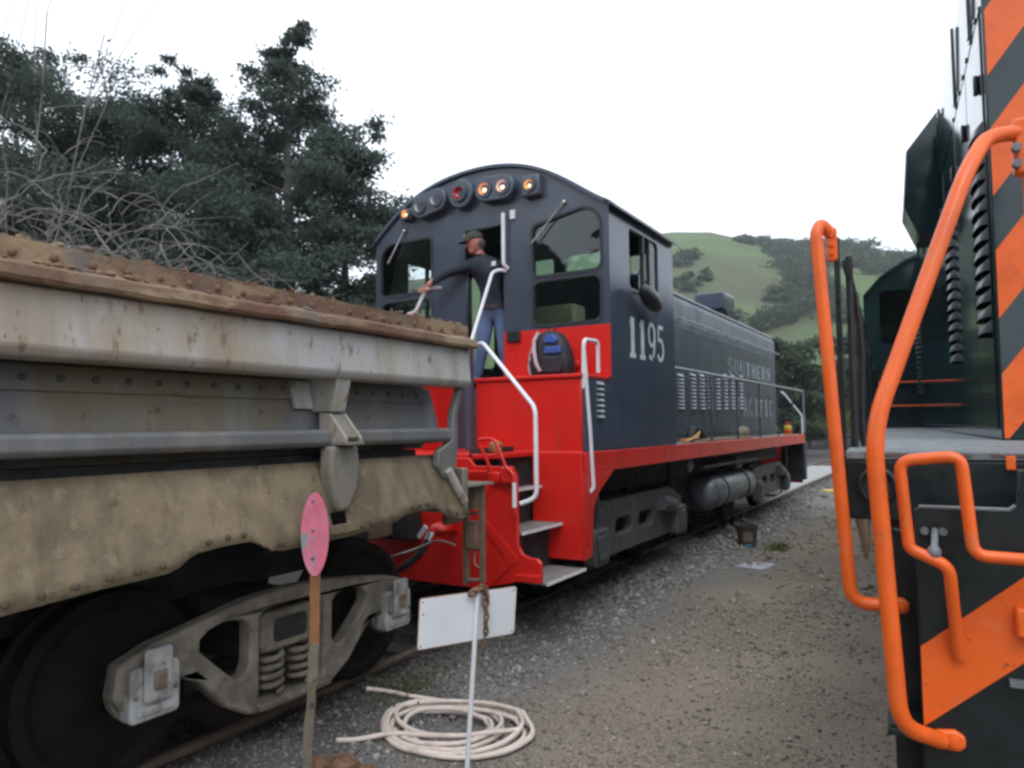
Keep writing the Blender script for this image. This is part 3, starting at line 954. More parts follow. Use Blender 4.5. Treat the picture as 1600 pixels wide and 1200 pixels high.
# uncoupling lever and small fittings
MB().tube(bend([(1.09, -1.47, 1.27), (.99, -1.49, 1.50), (.93, -1.50, 1.60), (1.11, -1.50, 1.61), (1.19, -1.50, 1.44), (1.22, -1.49, 1.36), (1.29, -1.50, 1.33), (1.30, -1.50, 1.25)], .05), .014, 8).build('uncoupling_lever', m_red, loco)
MB().tube([(1.30, -1.50, 1.25), (1.30, -1.50, 1.05)], .018, 8).build('lever_handle', m_white, loco)
MB().tube([(1.30, -1.50, 1.05), (1.298, -1.50, .99)], .013, 8).build('lever_tip', m_red, loco)
MB().tube([(.45, -1.47, 1.315), (1.02, -1.47, 1.33)], .013, 8).build('lever_rod', m_red, loco)
MB().box(1.03, 1.14, -1.48, -1.431, 1.24, 1.33).build('lever_bracket', m_red, loco, bevel=.012)
MB().box(1.16, 1.27, -1.49, -1.431, 1.24, 1.37).build('lever_bracket', m_red, loco, bevel=.012)
MB().ball((.64, -1.62, .85), (.10, .10, .06), 14, 8).box(.60, .68, -1.60, -1.43, .82, .88).build('air_cock', m_red, loco)
MB().box(-.02, .02, -1.75, -1.73, -.0, .13).build('cock_handle', m_white, loco, bevel=.004).matrix_local = Matrix.Translation((.50, 0, .78)) @ Matrix.Rotation(R(38), 4, 'Y')
# white stair and corner handrails
RR = .019
def rail(pts, name='handrail', r=RR, mat=None, rad=.07, parent=None, n=10):
    return MB().tube(bend(pts, rad), r, n).build(name, mat or m_white, parent or loco, ang=60)
rail([(.33, -.005, 3.38), (.28, -.06, 3.39), (.22, -.12, 3.36), (.285, -.64, 2.53)])
rail([(.30, -.66, 2.50), (.62, -.92, 2.50), (1.41, -1.33, 1.86), (1.43, -1.36, 1.12), (1.30, -1.41, 1.07)])
rail([(1.5, -.59, 2.05), (1.515, -.60, 2.46), (1.515, -.57, 2.50), (1.515, -.29, 2.51), (1.515, -.29, 2.21)], rad=.05)
rail([(1.515, -.60, 2.40), (1.54, -.55, 1.70), (1.545, -.50, 1.13), (1.50, -.53, 1.09)], rad=.04)
rail([(-.52, -.05, 3.28), (-.53, -.30, 3.24), (-.65, -.34, 2.98), (-.80, -.30, 2.97), (-.80, -.02, 2.97)], rad=.04)
rail([(.325, -.055, 4.0), (.325, -.06, 3.97), (.325, -.06, 3.44), (.35, -.01, 3.40)], name='grab_iron', rad=.03, r=.022)
MB().box(.39, .45, -.03, -.001, 3.93, 4.03).build('marker_plate', m_white, loco, bevel=.004)
MB().box(.265, .335, -.72, -.65, 1.476, 2.53).build('rail_post', m_grey, loco, bevel=.008)
for z in (2.27, 1.85):
    MB().ball((.26, -.69, z), .022, 8, 6).build('bolt', m_grey, loco)
MB().box(.335, .50, -.035, -.011, 2.60, 2.72).build('toolbox_clip', m_rubber, loco, bevel=.01)
for zz, xx_ in ((2.40, 1.18),):
    MB().box(1.12, 1.20, -.06, -.011, 2.30, 2.36).build('coupling_boss', m_red, loco, bevel=.01)
# roof-front lights
def lamp(name, x, z, r, mat, dep=.14, bulb=None):
    h = MB().lathe([(r * 1.02, -dep + .004), (r * 1.45, -dep + .004), (r * 1.52, -dep + .03), (r * 1.52, -.001)], 'y', (x, 0, z), 28).build(name, m_grey, loco)
    MB().lathe([(.0015, -dep + .050), (r * .35, -dep + .046), (r * .7, -dep + .030), (r * .92, -dep + .008), (r * 1.02, -dep - .004)], 'y', (x, 0, z), 28).build('lens', mat, h)
    if bulb:
        MB().ball((x, -dep + .022, z - r * .18), (r * .42, .012, r * .36), 12, 8).build('bulb', bulb, h)
    return h
def pair_box(x0, z0, x1, z1, r):
    d = Vector((x1 - x0, z1 - z0)); a = math.atan2(d.y, d.x)
    pts = []
    for i in range(9):
        b = a + math.pi / 2 + math.pi * i / 8
        pts.append((x0 + math.cos(b) * r, z0 + math.sin(b) * r))
    for i in range(9):
        b = a - math.pi / 2 + math.pi * i / 8
        pts.append((x1 + math.cos(b) * r, z1 + math.sin(b) * r))
    MB().prism(pts, 'y', -.115, -.001).build('light_housing', m_grey, loco, bevel=.012)
pair_box(-.765, 4.24, -.535, 4.285, .135)
pair_box(.125, 4.285, .355, 4.275, .135)
MB().box(.57, .79, -.10, -.001, 4.12, 4.345).build('light_housing', m_grey, loco, bevel=.02)
MB().prism(rrect(-1.10, -.92, 4.13, 4.27, .05), 'y', -.07, -.001).build('light_housing', m_grey, loco, bevel=.012)
MB().lathe([(.01, -.10), (.150, -.10), (.165, -.085), (.165, -.001)], 'y', (-.215, 0, 4.30), 36).build('light_housing', m_grey, loco)
lamp('headlight', -.765, 4.24, .060, m_lampoff)
lamp('headlight', -.535, 4.285, .060, m_lampoff)
lamp('red_light', -.215, 4.30, .066, m_lampred)
lamp('headlight', .125, 4.285, .064, m_lampor, bulb=m_bulb)
lamp('headlight', .355, 4.275, .062, m_lampwh, bulb=m_bulb)
lamp('marker_light', .68, 4.235, .052, m_lampamb, dep=.125, bulb=m_bulb)
lamp('marker_light', -1.0, 4.20, .045, m_lampamb, dep=.10, bulb=m_bulb)
for (x0, z0, x1, z1) in ((-1.07, 4.02, -1.31, 3.66), (1.04, 4.01, .66, 3.63)):
    MB().tube([(x0, -.03, z0), (x1, -.035, z1)], .008, 6).ball((x0, -.02, z0), .025, 8, 6).build('wiper', m_chrome, loco)
# interior
MB().box(.16, .72, .85, 1.15, 2.12, 3.12).build('control_stand', m_cream, loco, bevel=.04)
MB().box(-.05, .12, 1.3, 1.6, 2.12, 2.95).box(-.10, .14, 1.55, 1.62, 2.95, 3.25).build('seat', m_dark, loco, bevel=.03)
MB().box(1.0, 1.3, 1.2, 1.55, 2.12, 2.98).box(1.0, 1.3, 1.50, 1.57, 2.98, 3.32).build('seat', m_dark, loco, bevel=.03)
MB().box(-1.4, -1.0, 1.3, 1.85, 2.12, 2.5).build('heater_box', m_inner, loco, bevel=.02)
MB().box(.30, .34, .08, .55, 2.12, 3.85).build('cab_door', m_grey, loco, bevel=.006)
# side mirror
mr_ = MB().ball((1.66, .78, 3.06), (.075, .30, .12), 18, 12, Matrix.Rotation(R(-12), 3, 'X')).build('side_mirror', m_rubber, loco)
MB().tube([(1.52, .62, 3.12), (1.62, .66, 3.09)], .014, 6).build('mirror_arm', m_rubber, mr_)
# hood
HW = 1.06
hp = [(-HW, 1.474), (HW, 1.474), (HW, 3.46), (HW - .02, 3.53), (HW - .07, 3.585), (HW - .16, 3.62), (.5, 3.655), (0, 3.67), (-.5, 3.655), (-HW + .16, 3.62), (-HW + .07, 3.585), (-HW + .02, 3.53), (-HW, 3.46)]
hood = MB().prism(hp, 'y', 1.921, 10.1).build('hood', m_hood, loco, bevel=.02, ang=50)
for sx in (-1, 1):
    a, b = sorted((sx * HW, sx * (HW + .012)))
    ys_ = [2.0, 2.95, 3.9, 4.62, 5.35, 6.1, 6.85, 7.6, 8.4, 9.2, 9.98]
    for i in range(len(ys_) - 1):
        d = MB().box(a, b, ys_[i] + .012, ys_[i + 1] - .012, 1.56, 3.12).build('hood_door', m_hood, hood, bevel=.006)
        xx = sx * (HW + .014)
        MB().ball((xx, ys_[i] + .07, 2.3), (.02, .03, .05), 8, 6).build('door_latch', m_grey, d)
    xr = sx * 1.14
    gr = MB().tube([(xr, 3.35, 3.215), (xr, 10.25, 3.245)], .012, 6)
    for k in range(9):
        yy = 3.4 + k * .83
        gr.tube([(xr, yy, 3.22), (sx * (HW - .005), yy, 3.19)], .010, 5)
    gr.build('grab_rail', m_louv, hood)
    for (yc, zt, zb) in ((3.47, 2.44, 1.93), (4.05, 2.48, 1.94), (4.5, 2.50, 1.94), (4.9, 2.52, 1.95), (5.38, 2.55, 1.95), (5.85, 2.58, 1.96), (6.32, 2.60, 1.97), (6.92, 2.62, 1.98)):
        lo = MB()
        n = 10
        for k in range(n):
            z = zb + (zt - zb) * k / n
            x0 = sx * (HW + .0125)
            lo.prism([(x0, z), (x0 + sx * .034, z + .004), (x0 + sx * .026, z + .014), (x0, z + .045)], 'y', yc - .12, yc + .12)
        lo.build('louver_column', m_louv, hood)
MB().box(-HW - .02, HW + .02, 1.93, 1.99, 3.40, 3.60).build('hood_band', m_grey, hood)
MB().tube([(HW - .06, 1.95, 3.60), (HW - .06, 10.08, 3.60)], .022, 6).build('hood_edge_line', m_louv, hood)  # pale line along the hood's top edge, drawn as a thin tube
stk = MB().prism([(.10, 3.96), (.62, 3.96), (.66, 4.02), (.66, 4.30), (.06, 4.30), (.06, 4.02)], "y", 7.55, 8.35).build('exhaust_box', m_grey, hood, bevel=.03)
MB().box(.18, .54, 7.65, 8.2, 3.60, 3.97).build('exhaust_neck', m_under, stk)
MB().tube([(.85, 2.25, 3.6), (.85, 2.25, 4.10)], .006, 5).build('antenna', m_rubber, hood)
MB().tube([(.95, 2.05, 3.60), (.95, 2.22, 3.68)], .03, 8).ball((.95, 2.3, 3.70), .035, 8, 6).build('bell_bracket', m_grey, hood)
for yy in (2.3, 2.75, 3.15):
    MB().ball((HW + .013, yy, 1.66), (.012, .03, .02), 8, 6).build('bolt', m_louv, hood)
# walkway handrail
for sx in (-1, 1):
    x = sx * 1.49
    MB().tube(bend([(x, 1.93, 2.405), (x, 10.9, 2.44), (x, 10.95, 1.5)], .06), .02, 8).build('walkway_handrail', m_louv, loco, ang=60)
    for yy in (3.55, 5.0, 6.52, 8.06, 9.6):
        MB().tube([(x, yy, 1.474), (x, yy, 2.42)], .015, 8).build('stanchion', m_grey, loco)
    rail([(sx * 1.10, 10.45, 2.42), (sx * 1.16, 10.45, 2.38), (sx * 1.5, 10.62, 1.88), (sx * 1.5, 10.62, 1.48)], rad=.05)
    MB().box(*(sorted((sx * 1.0, sx * 1.5))), 10.76, 11.05, .45, 1.28).build('front_step_plate', m_under, loco, bevel=.01)
MB().box(-1.40, 1.40, 11.06, 11.10, .36, 1.44).build('front_pilot', m_red, loco, bevel=.01)
# number and name, painted strokes on the side
def stroke_glyph(ch):
    V, T = .29, .12
    L = {
     '1': [((.5, 0), (.5, 1), V), ((.26, .03), (.74, .03), T), ((.28, .82), (.5, .97), T)],
     '9': [('arc', .5, .68, .27, .29, 0, 360, .15), ('arc', .40, .62, .37, .60, 300, 385, .16), ((.24, .10), (.50, .03), .12)],
     '5': [((.30, .95), (.76, .95), .12), ((.32, .95), (.28, .55), .10), ('arc', .46, .33, .29, .28, -150, 125, .16)],
     'S': [('arc', .5, .74, .25, .22, 20, 270, .14), ('arc', .5, .27, .27, .24, -160, 90, .14)],
     'O': [('arc', .5, .5, .30, .46, 0, 360, .15)],
     'U': [((.24, 1), (.24, .28), V), ((.76, 1), (.76, .28), T), ('arc', .5, .28, .26, .24, 180, 360, .13), ((.12, .97), (.38, .97), T), ((.64, .97), (.88, .97), T)],
     'T': [((.5, 0), (.5, 1), V), ((.14, .95), (.86, .95), T), ((.34, .03), (.66, .03), T), ((.16, .97), (.16, .78), T), ((.84, .97), (.84, .78), T)],
     'H': [((.24, 0), (.24, 1), V), ((.76, 0), (.76, 1), V), ((.24, .5), (.76, .5), T), ((.10, .03), (.38, .03), T), ((.62, .03), (.90, .03), T), ((.10, .97), (.38, .97), T), ((.62, .97), (.90, .97), T)],
     'E': [((.28, 0), (.28, 1), V), ((.12, .96), (.82, .96), T), ((.12, .04), (.84, .04), T), ((.28, .52), (.64, .52), T)],
     'R': [((.26, 0), (.26, 1), V), ((.12, .96), (.55, .96), T), ('arc', .52, .73, .24, .23, -90, 90, .15), ((.26, .50), (.52, .50), T), ((.50, .50), (.82, .03), .16), ((.12, .03), (.40, .03), T)],
     'N': [((.22, 0), (.22, 1), T), ((.78, 0), (.78, 1), T), ((.22, .97), (.78, .03), .18), ((.10, .03), (.36, .03), T), ((.64, .97), (.90, .97), T)],
     'P': [((.28, 0), (.28, 1), V), ((.12, .96), (.55, .96), T), ('arc', .54, .72, .24, .24, -90, 90, .15), ((.28, .48), (.54, .48), T), ((.12, .03), (.44, .03), T)],
     'A': [((.18, 0), (.5, 1), T), ((.5, 1), (.82, 0), .17), ((.30, .34), (.70, .34), T), ((.08, .03), (.32, .03), T), ((.66, .03), (.94, .03), T)],
     'C': [('arc', .54, .5, .32, .46, 45, 315, .15)],
     'I': [((.5, 0), (.5, 1), V), ((.32, .03), (.68, .03), T), ((.32, .97), (.68, .97), T)],
     'F': [((.28, 0), (.28, 1), V), ((.12, .96), (.82, .96), T), ((.28, .52), (.64, .52), T), ((.12, .03), (.44, .03), T)],
    }
    return L[ch]
def glyph(mb, ch, y0, z0, w, h, x, k=0):
    for q, st in enumerate(stroke_glyph(ch)):
        xo = x + .0006 * q
        if st[0] == 'arc':
            _, cx, cz, rx, rz, a0, a1, wd = st
            n = 18
            vs = []
            for i in range(n + 1):
                a = R(a0 + (a1 - a0) * i / n)
                for s in (-.5, .5):
                    vs.append((xo, y0 + (cx + (rx + s * wd) * math.cos(a)) * w, z0 + (cz + (rz + s * wd * .7) * math.sin(a)) * h))
            mb.add(vs, [(2 * i, 2 * i + 2, 2 * i + 3, 2 * i + 1) for i in range(n)])
        else:
            (ax, az), (bx, bz), wd = st
            d = Vector(((bx - ax) * w, (bz - az) * h)).normalized()
            nn = Vector((-d.y, d.x)) * wd * .5 * (w if abs(d.y) > .5 else h)
            a = Vector((y0 + ax * w, z0 + az * h)); b = Vector((y0 + bx * w, z0 + bz * h))
            mb.add([(xo, a.x + nn.x, a.y + nn.y), (xo, a.x - nn.x, a.y - nn.y), (xo, b.x - nn.x, b.y - nn.y), (xo, b.x + nn.x, b.y + nn.y)], [(0, 1, 2, 3)])
def word(text, ys0, pitch, z0, w, h, x, name, mat=None):
    for i, ch in enumerate(text):
        mb = MB()
        glyph(mb, ch, ys0 + i * pitch, z0, w, h, x)
        mb.build(name, mat or m_letter, loco)
word('1195', .40, .285, 2.43, .34, .42, CW + .003, 'number_digit')
word('SOUTHERN', 6.02, .44, 2.60, .42, .27, HW + .0125 + .004, 'letter', m_namel)
word('PACIFIC', 6.60, .44, 1.86, .42, .33, HW + .0125 + .004, 'letter', m_namel)
# trucks, wheels, tank
def loco_truck(yc):
    t = MB().box(-1.0, 1.0, yc - .35, yc + .35, .45, .93).build('truck', m_under, loco)
    for sx in (-1, 1):
        out = [(-1.55, .78), (-1.55, .52), (-1.30, .40), (-.95, .36), (.95, .36), (1.30, .40), (1.55, .52), (1.55, .78), (1.1, .93), (-1.1, .93)]
        out = [(yc + a, b) for a, b in out]
        h1 = rrect(yc - .62, yc - .17, .56, .72, .06)
        h2 = rrect(yc + .05, yc + .50, .56, .72, .06)
        a, b = sorted((sx * 1.20, sx * 1.30))
        sf = holed('side_frame', out, [h1, h2], 'x', a, b, m_truck, t, bevel=.015)
        for dy in (-1.22, 1.22):
            a, b = sorted((sx * 1.29, sx * 1.42))
            MB().prism(rrect(yc + dy - .17, yc + dy + .17, .34, .70, .05), 'x', a, b).build('journal_box', m_truck, sf, bevel=.02)
            a, b = sorted((sx * 1.42, sx * 1.44))
            MB().prism(rrect(yc + dy - .12, yc + dy + .12, .40, .64, .04), 'x', a, b).build('journal_lid', m_truck, sf, bevel=.006)
        MB().tube([(sx * 1.36, yc + .62, .78), (sx * 1.36, yc + 1.0, .72)], .09, 12).build('brake_cylinder', m_truck, sf)
    for dy in (-1.22, 1.22):
        w = MB().lathe([(.02, -.82), (.15, -.82), (.42, -.78), (.508, -.815), (.508, -.69), (.54, -.685), (.54, -.66), (.44, -.66), (.1, -.66), (.08, -.6), (.08, .6), (.1, .66), (.44, .66), (.54, .66), (.54, .685), (.508, .69), (.508, .815), (.42, .78), (.15, .82), (.02, .82)], 'x', (0, yc + dy, .508), 40).build('wheelset', m_wheel, t)
loco_truck(1.18)
loco_truck(8.05)
MB().box(-1.0, 1.0, 3.2, 6.2, .42, 1.27).build('fuel_tank', m_under, loco, bevel=.05)
tk = MB().lathe([(.02, 3.95), (.14, 3.97), (.22, 4.03), (.25, 4.12), (.25, 6.28), (.22, 6.37), (.14, 6.43), (.02, 6.45)], 'y', (1.20, 0, .70), 28).build('air_reservoir', m_tank, loco)
for yy in (4.5, 5.8):
    MB().lathe([(.252, yy), (.262, yy), (.262, yy + .06), (.252, yy + .06)], 'y', (1.20, 0, .70), 28).build('tank_strap', m_under, tk)
MB().box(1.1, 1.4, 5.2, 5.6, 1.0, 1.2).build('filter_box', m_truck, loco, bevel=.02)
MB().tube([(1.42, 3.3, 1.12), (1.42, 6.6, 1.10)], .025, 8).build('brake_pipe', m_truck, loco)
MB().ball((1.40, 2.8, 1.18), (.05, .05, .09), 10, 8).build('sand_valve', m_louv, loco)
for yy in (-.05, 9.4):
    MB().tube(bend([(1.35, yy, 1.27), (1.38, yy, .9), (1.2, yy + .15, .25)], .1), .02, 8).build('sand_pipe', m_truck, loco)

# ------------------------------------------------------------------ side dump car
dump = thing('side_dump_car', 'rust streaked grey side dump car with muddy brown skirt', 'freight car', (0, -3.7, 0))
def dm(mb, name, mat, parent=dump, **k):
    mb.v = [(x, y + 3.7, z) for x, y, z in mb.v]
    return mb.build(name, mat, parent, **k)
YA, YB = -9.5, -2.40
# the rim follows a slightly dented line
def strip(prof, y0, y1, n, jit, seed):
    rnd = random.Random(seed)
    rings = []
    for i in range(n + 1):
        y = y0 + (y1 - y0) * i / n
        dz = rnd.uniform(-jit, jit); dx = rnd.uniform(-jit, jit)
        rings.append([(x + dx * (1 if x > 1.3 else 0), y, z + dz) for x, z in prof])
    return MB().loft(rings)
rim = dm(strip([(1.36, 2.30), (1.47, 2.30), (1.47, 2.42), (1.445, 2.425), (1.36, 2.425)], YA, YB, 50, .006, 3), 'top_rim', m_rim, ang=30)
dm(strip([(1.40, 2.255), (1.545, 2.255), (1.555, 2.27), (1.55, 2.31), (1.49, 2.335), (1.40, 2.335)], YA, YB + .005, 50, .004, 4), 'rim_lip', m_rim, parent=rim, ang=30)
crumbs = MB()
for k in range(300):
    yy = random.uniform(-5.6, -2.45)
    cl_ = .5 + .5 * math.sin(yy * 4.1) * math.sin(yy * 1.7 + 1)
    if random.random() > .25 + .75 * cl_:
        continue
    s_ = random.uniform(.003, .009) * (.6 + cl_)
    if random.random() < .55:
        c_ = (random.uniform(1.475, 1.51), yy, 2.334 + s_ * .3)
    else:
        c_ = (random.uniform(1.38, 1.465), yy, 2.428 + s_ * .3)
    crumbs.ball(c_, (s_ * 1.3, s_ * 1.6, s_), 6, 4, None, .25)
dm(crumbs, 'dirt_crumbs', m_rim, parent=rim, ang=20)['kind'] = 'stuff'
dm(MB().prism([(1.30, 1.985), (1.49, 1.985), (1.515, 2.02), (1.49, 2.252), (1.30, 2.252)], 'y', YA, YB - .02), 'side_panel', m_panel, bevel=.012)
dm(MB().box(-1.25, 1.149, YA, YB - .10, 1.56, 2.24), 'body', m_recess)
dm(MB().prism([(1.15, 1.60), (1.33, 1.60), (1.22, 1.98), (1.15, 1.98)], 'y', YA, YB - .12), 'recessed_wall', m_recess)
dm(MB().prism([(1.20, 1.872), (1.268, 1.872), (1.238, 1.978), (1.20, 1.978)], 'y', YA, YB - .2), 'rivet_plate', m_recess)
dm(MB().prism([(1.30, 1.60), (1.44, 1.612), (1.46, 1.63), (1.46, 1.688), (1.44, 1.70), (1.30, 1.705)], 'y', YA, YB - .18), 'lower_rib', m_recess, bevel=.008)
dm(MB().box(-1.3, 1.3, YA, YB - .1, 2.25, 2.32), 'load_floor', m_muddy)
# far side rim so that the body is whole
dm(MB().box(-1.52, -1.26, YA, YB, 1.99, 2.42), 'far_side_panel', m_panel, bevel=.01)
# rivets, one by one
rv = MB().ball((0, 0, 0), (.012, .0165, .0165), 10, 6).mesh('rivet')
rv2 = MB().ball((0, 0, 0), (.010, .012, .012), 10, 6).mesh('rivet')
def rivets(me, pts, mat, parent):
    for p in pts:
        o = bpy.data.objects.new('rivet', me)
        scene.collection.objects.link(o)
        if not me.materials:
            me.materials.append(mat)
        o.parent = parent
        o.location = (p[0], p[1] + 3.7, p[2])
rivets(rv, [(1.473, y, 2.368 + random.uniform(-.004, .004)) for y in np.arange(-5.9, -2.42, .145)], m_rust, rim)
rv3 = MB().ball((0, 0, 0), (.012, .017, .017), 10, 6).mesh('rivet')
rivets(rv3, [(1.256, y, 1.925) for y in np.arange(-5.9, -2.65, .145)], m_truck, dump)
# corrugated muddy skirt with scalloped lower edge
bot_ = [(-9.5, 1.06), (-5.34, 1.06), (-5.0, 1.085), (-4.70, 1.098), (-4.64, 1.115), (-4.60, 1.145), (-4.55, 1.163), (-4.40, 1.175), (-4.27, 1.175), (-4.20, 1.15), (-4.14, 1.115), (-4.06, 1.10), (-3.8, 1.11), (-3.62, 1.11), (-3.32, 1.13), (-3.22, 1.14), (-3.16, 1.165), (-3.10, 1.18), (-2.96, 1.185), (-2.80, 1.183), (-2.70, 1.13), (-2.62, 1.10), (-2.52, 1.085), (-2.42, 1.09)]
bx__, bz__ = [b[0] for b in bot_], [b[1] for b in bot_]
ysk = np.unique(np.concatenate([np.arange(-9.5, -5.4, .2), np.arange(-5.4, -2.41, .03), np.array(bx__)]))
vs_, fs_ = [], []
NZ = 6
for i, yv in enumerate(ysk):
    zb = np.interp(yv, bx__, bz__)
    hole = -3.80 < yv < -3.52
    for j in range(NZ + 1):
        f = j / NZ
        z = 1.525 + (zb - 1.525) * f
        yy = yv + (f * .30 if yv > -2.75 else 0) * min(1, (yv + 2.75) / .33 if yv > -2.75 else 0) * .0
        co = .007 * math.cos(yv * 2 * math.pi / .19) * (1 if yv > -3.5 else .05) * math.sin(min(1, (1 - f) * 1.4) * math.pi)
        x = 1.37 + .13 * f ** .8 + co
        vs_.append((x, yy - max(0, (yv + 2.9)) * .55 * (1 - f), z))
m_ = NZ + 1
for i in range(len(ysk) - 1):
    for j in range(NZ):
        if -3.73 < (ysk[i] + ysk[i + 1]) / 2 < -3.60 and j == 4:
            continue
        fs_.append((i * m_ + j, i * m_ + j + 1, (i + 1) * m_ + j + 1, (i + 1) * m_ + j))
sk = dm(MB().add(vs_, fs_), 'skirt', m_skirt, ang=60)
so = sk.modifiers.new('thick', 'SOLIDIFY'); so.thickness = .014; so.offset = -1
rvs = MB().ball((0, 0, 0), (.010, .014, .014), 10, 6).mesh('rivet')
rivets(rvs, [(1.502, y, np.interp(y, bx__, bz__) + .035) for y in (-5.32, -5.2, -5.08, -4.95, -4.83, -4.72, -4.50, -4.40, -4.31, -4.08, -3.95, -3.82, -3.50, -3.42, -3.33, -3.24, -3.06, -2.98, -2.90, -2.68, -2.58, -2.47)], m_rust3, sk)
dm(MB().box(1.495, 1.512, -3.76, -3.53, 1.135, 1.185), 'skirt_patch', m_skirt, parent=sk, bevel=.004)
# hinge arm and gusset at the middle, another at the end
def arm(dy, sc=1.0):
    a = dm(MB().prism([(1.21, 2.0), (1.475, 2.0), (1.475, 1.97), (1.43, 1.80), (1.27, 1.80)], 'y', -3.68 + dy, -3.57 + dy), 'hinge_arm', m_panel, bevel=.008)
    dm(MB().prism([(1.24, 1.975), (1.262, 1.975), (1.302, 1.82), (1.28, 1.82)], 'y', -3.82 + dy, -3.69 + dy), 'arm_flange', m_panel, parent=a)
    dm(MB().prism([(1.36, 1.795), (1.435, 1.79), (1.56, 1.655), (1.56, 1.635), (1.36, 1.635)], 'y', -3.70 + dy, -3.685 + dy), 'gusset', m_panel, parent=a)
    dm(MB().prism([(1.36, 1.795), (1.435, 1.79), (1.56, 1.655), (1.56, 1.635), (1.36, 1.635)], 'y', -3.585 + dy, -3.57 + dy), 'gusset', m_panel, parent=a)
    dm(MB().prism([(1.40, 1.775), (1.43, 1.785), (1.55, 1.66), (1.54, 1.645)], 'y', -3.684 + dy, -3.586 + dy), 'gusset_plate', m_muddy, parent=a)
    dm(MB().box(1.36, 1.57, -3.71 + dy, -3.56 + dy, 1.615, 1.634), 'arm_foot', m_muddy, parent=a, bevel=.004)
    pl = [(-.10, 1.612), (.10, 1.612), (.115, 1.50), (.10, 1.38), (.03, 1.255), (-.05, 1.25), (-.09, 1.35), (-.115, 1.46), (-.11, 1.55)]
    dm(MB().prism([(-3.635 + dy + p, q) for p, q in pl], 'x', 1.40, 1.50), 'pivot_plate', m_muddy, parent=a, bevel=.02)
arm(0)
arm(-2.6)
ep = [(-2.47, 2.0), (-2.42, 2.0), (-2.50, 1.80), (-2.50, 1.55), (-2.52, 1.42), (-2.66, 1.36), (-2.73, 1.45), (-2.72, 1.55), (-2.57, 1.62), (-2.555, 1.80)]
ar2 = dm(MB().prism(ep, 'x', 1.40, 1.455), 'end_arm', m_recess, bevel=.012)
dm(MB().tube([(1.47, -2.64, 1.42), (1.50, -2.50, 1.20)], .03, 8), 'end_pin', m_panel, parent=ar2)
dm(MB().box(-1.2, 1.44, -2.42, -2.36, 1.10, 1.42), 'end_sill', m_muddy, bevel=.01)
# underframe
dm(MB().box(-1.28, 1.28, YA, -2.75, 1.20, 1.56), 'underframe', m_under)
dm(MB().box(-.45, .45, YA, -2.30, .72, 1.20), 'centre_sill', m_under)
cpd = dm(MB().box(-.14, .14, -2.36, -2.15, .76, .98), 'coupler', m_rust2, bevel=.02)
# end ladder frame
lad = dm(MB().box(1.225, 1.262, -2.13, -2.09, .54, 1.28).box(1.372, 1.408, -2.13, -2.09, .57, 1.28), 'end_ladder', m_rust2, bevel=.004)
dm(MB().box(1.18, 1.44, -2.36, -2.02, 1.282, 1.297), 'ladder_top', m_muddy, parent=lad)
dm(MB().box(1.262, 1.372, -2.18, -2.10, 1.10, 1.281), 'ladder_box', m_rust2, parent=lad)
for z in (.575, .80, 1.06):
    dm(MB().tube([(1.245, -2.11, z), (1.39, -2.11, z + .012)], .012, 8), 'rung', m_muddy, parent=lad)
dm(MB().box(1.262, 1.372, -2.16, -2.125, .81, 1.02), 'ladder_box', m_rust2, parent=lad, bevel=.01)
dm(MB().box(1.19, 1.235, -2.34, -2.14, 1.0, 1.15), 'ladder_bracket', m_rust2, parent=lad, bevel=.01)
dm(MB().tube(bend([(1.33, -2.12, .79), (1.33, -2.13, .70), (1.37, -2.13, .68)], .02), .008, 6), 'hook', m_muddy, parent=lad)
# air hose and lever rod
hs_ = dm(MB().tube(bend([(.62, -1.74, .80), (.57, -1.80, .66), (.42, -1.90, .53), (.22, -2.0, .45), (.02, -2.08, .47), (-.1, -2.2, .60)], .12, 5), .030, 10), 'air_hose', m_rubber)
dm(MB().tube([(.62, -1.72, .83), (.61, -1.755, .765)], .036, 10), 'hose_coupling', m_chrome, parent=hs_)
dm(MB().tube([(.27, -1.975, .47), (.19, -2.01, .45)], .035, 10), 'hose_coupling', m_chrome, parent=hs_)
dm(MB().tube(bend([(.05, -2.0, .61), (.33, -1.98, .63), (.62, -1.96, .72), (.90, -2.0, .83), (1.2, -2.2, .84)], .1), .009, 6), 'uncoupling_rod', m_chrome)
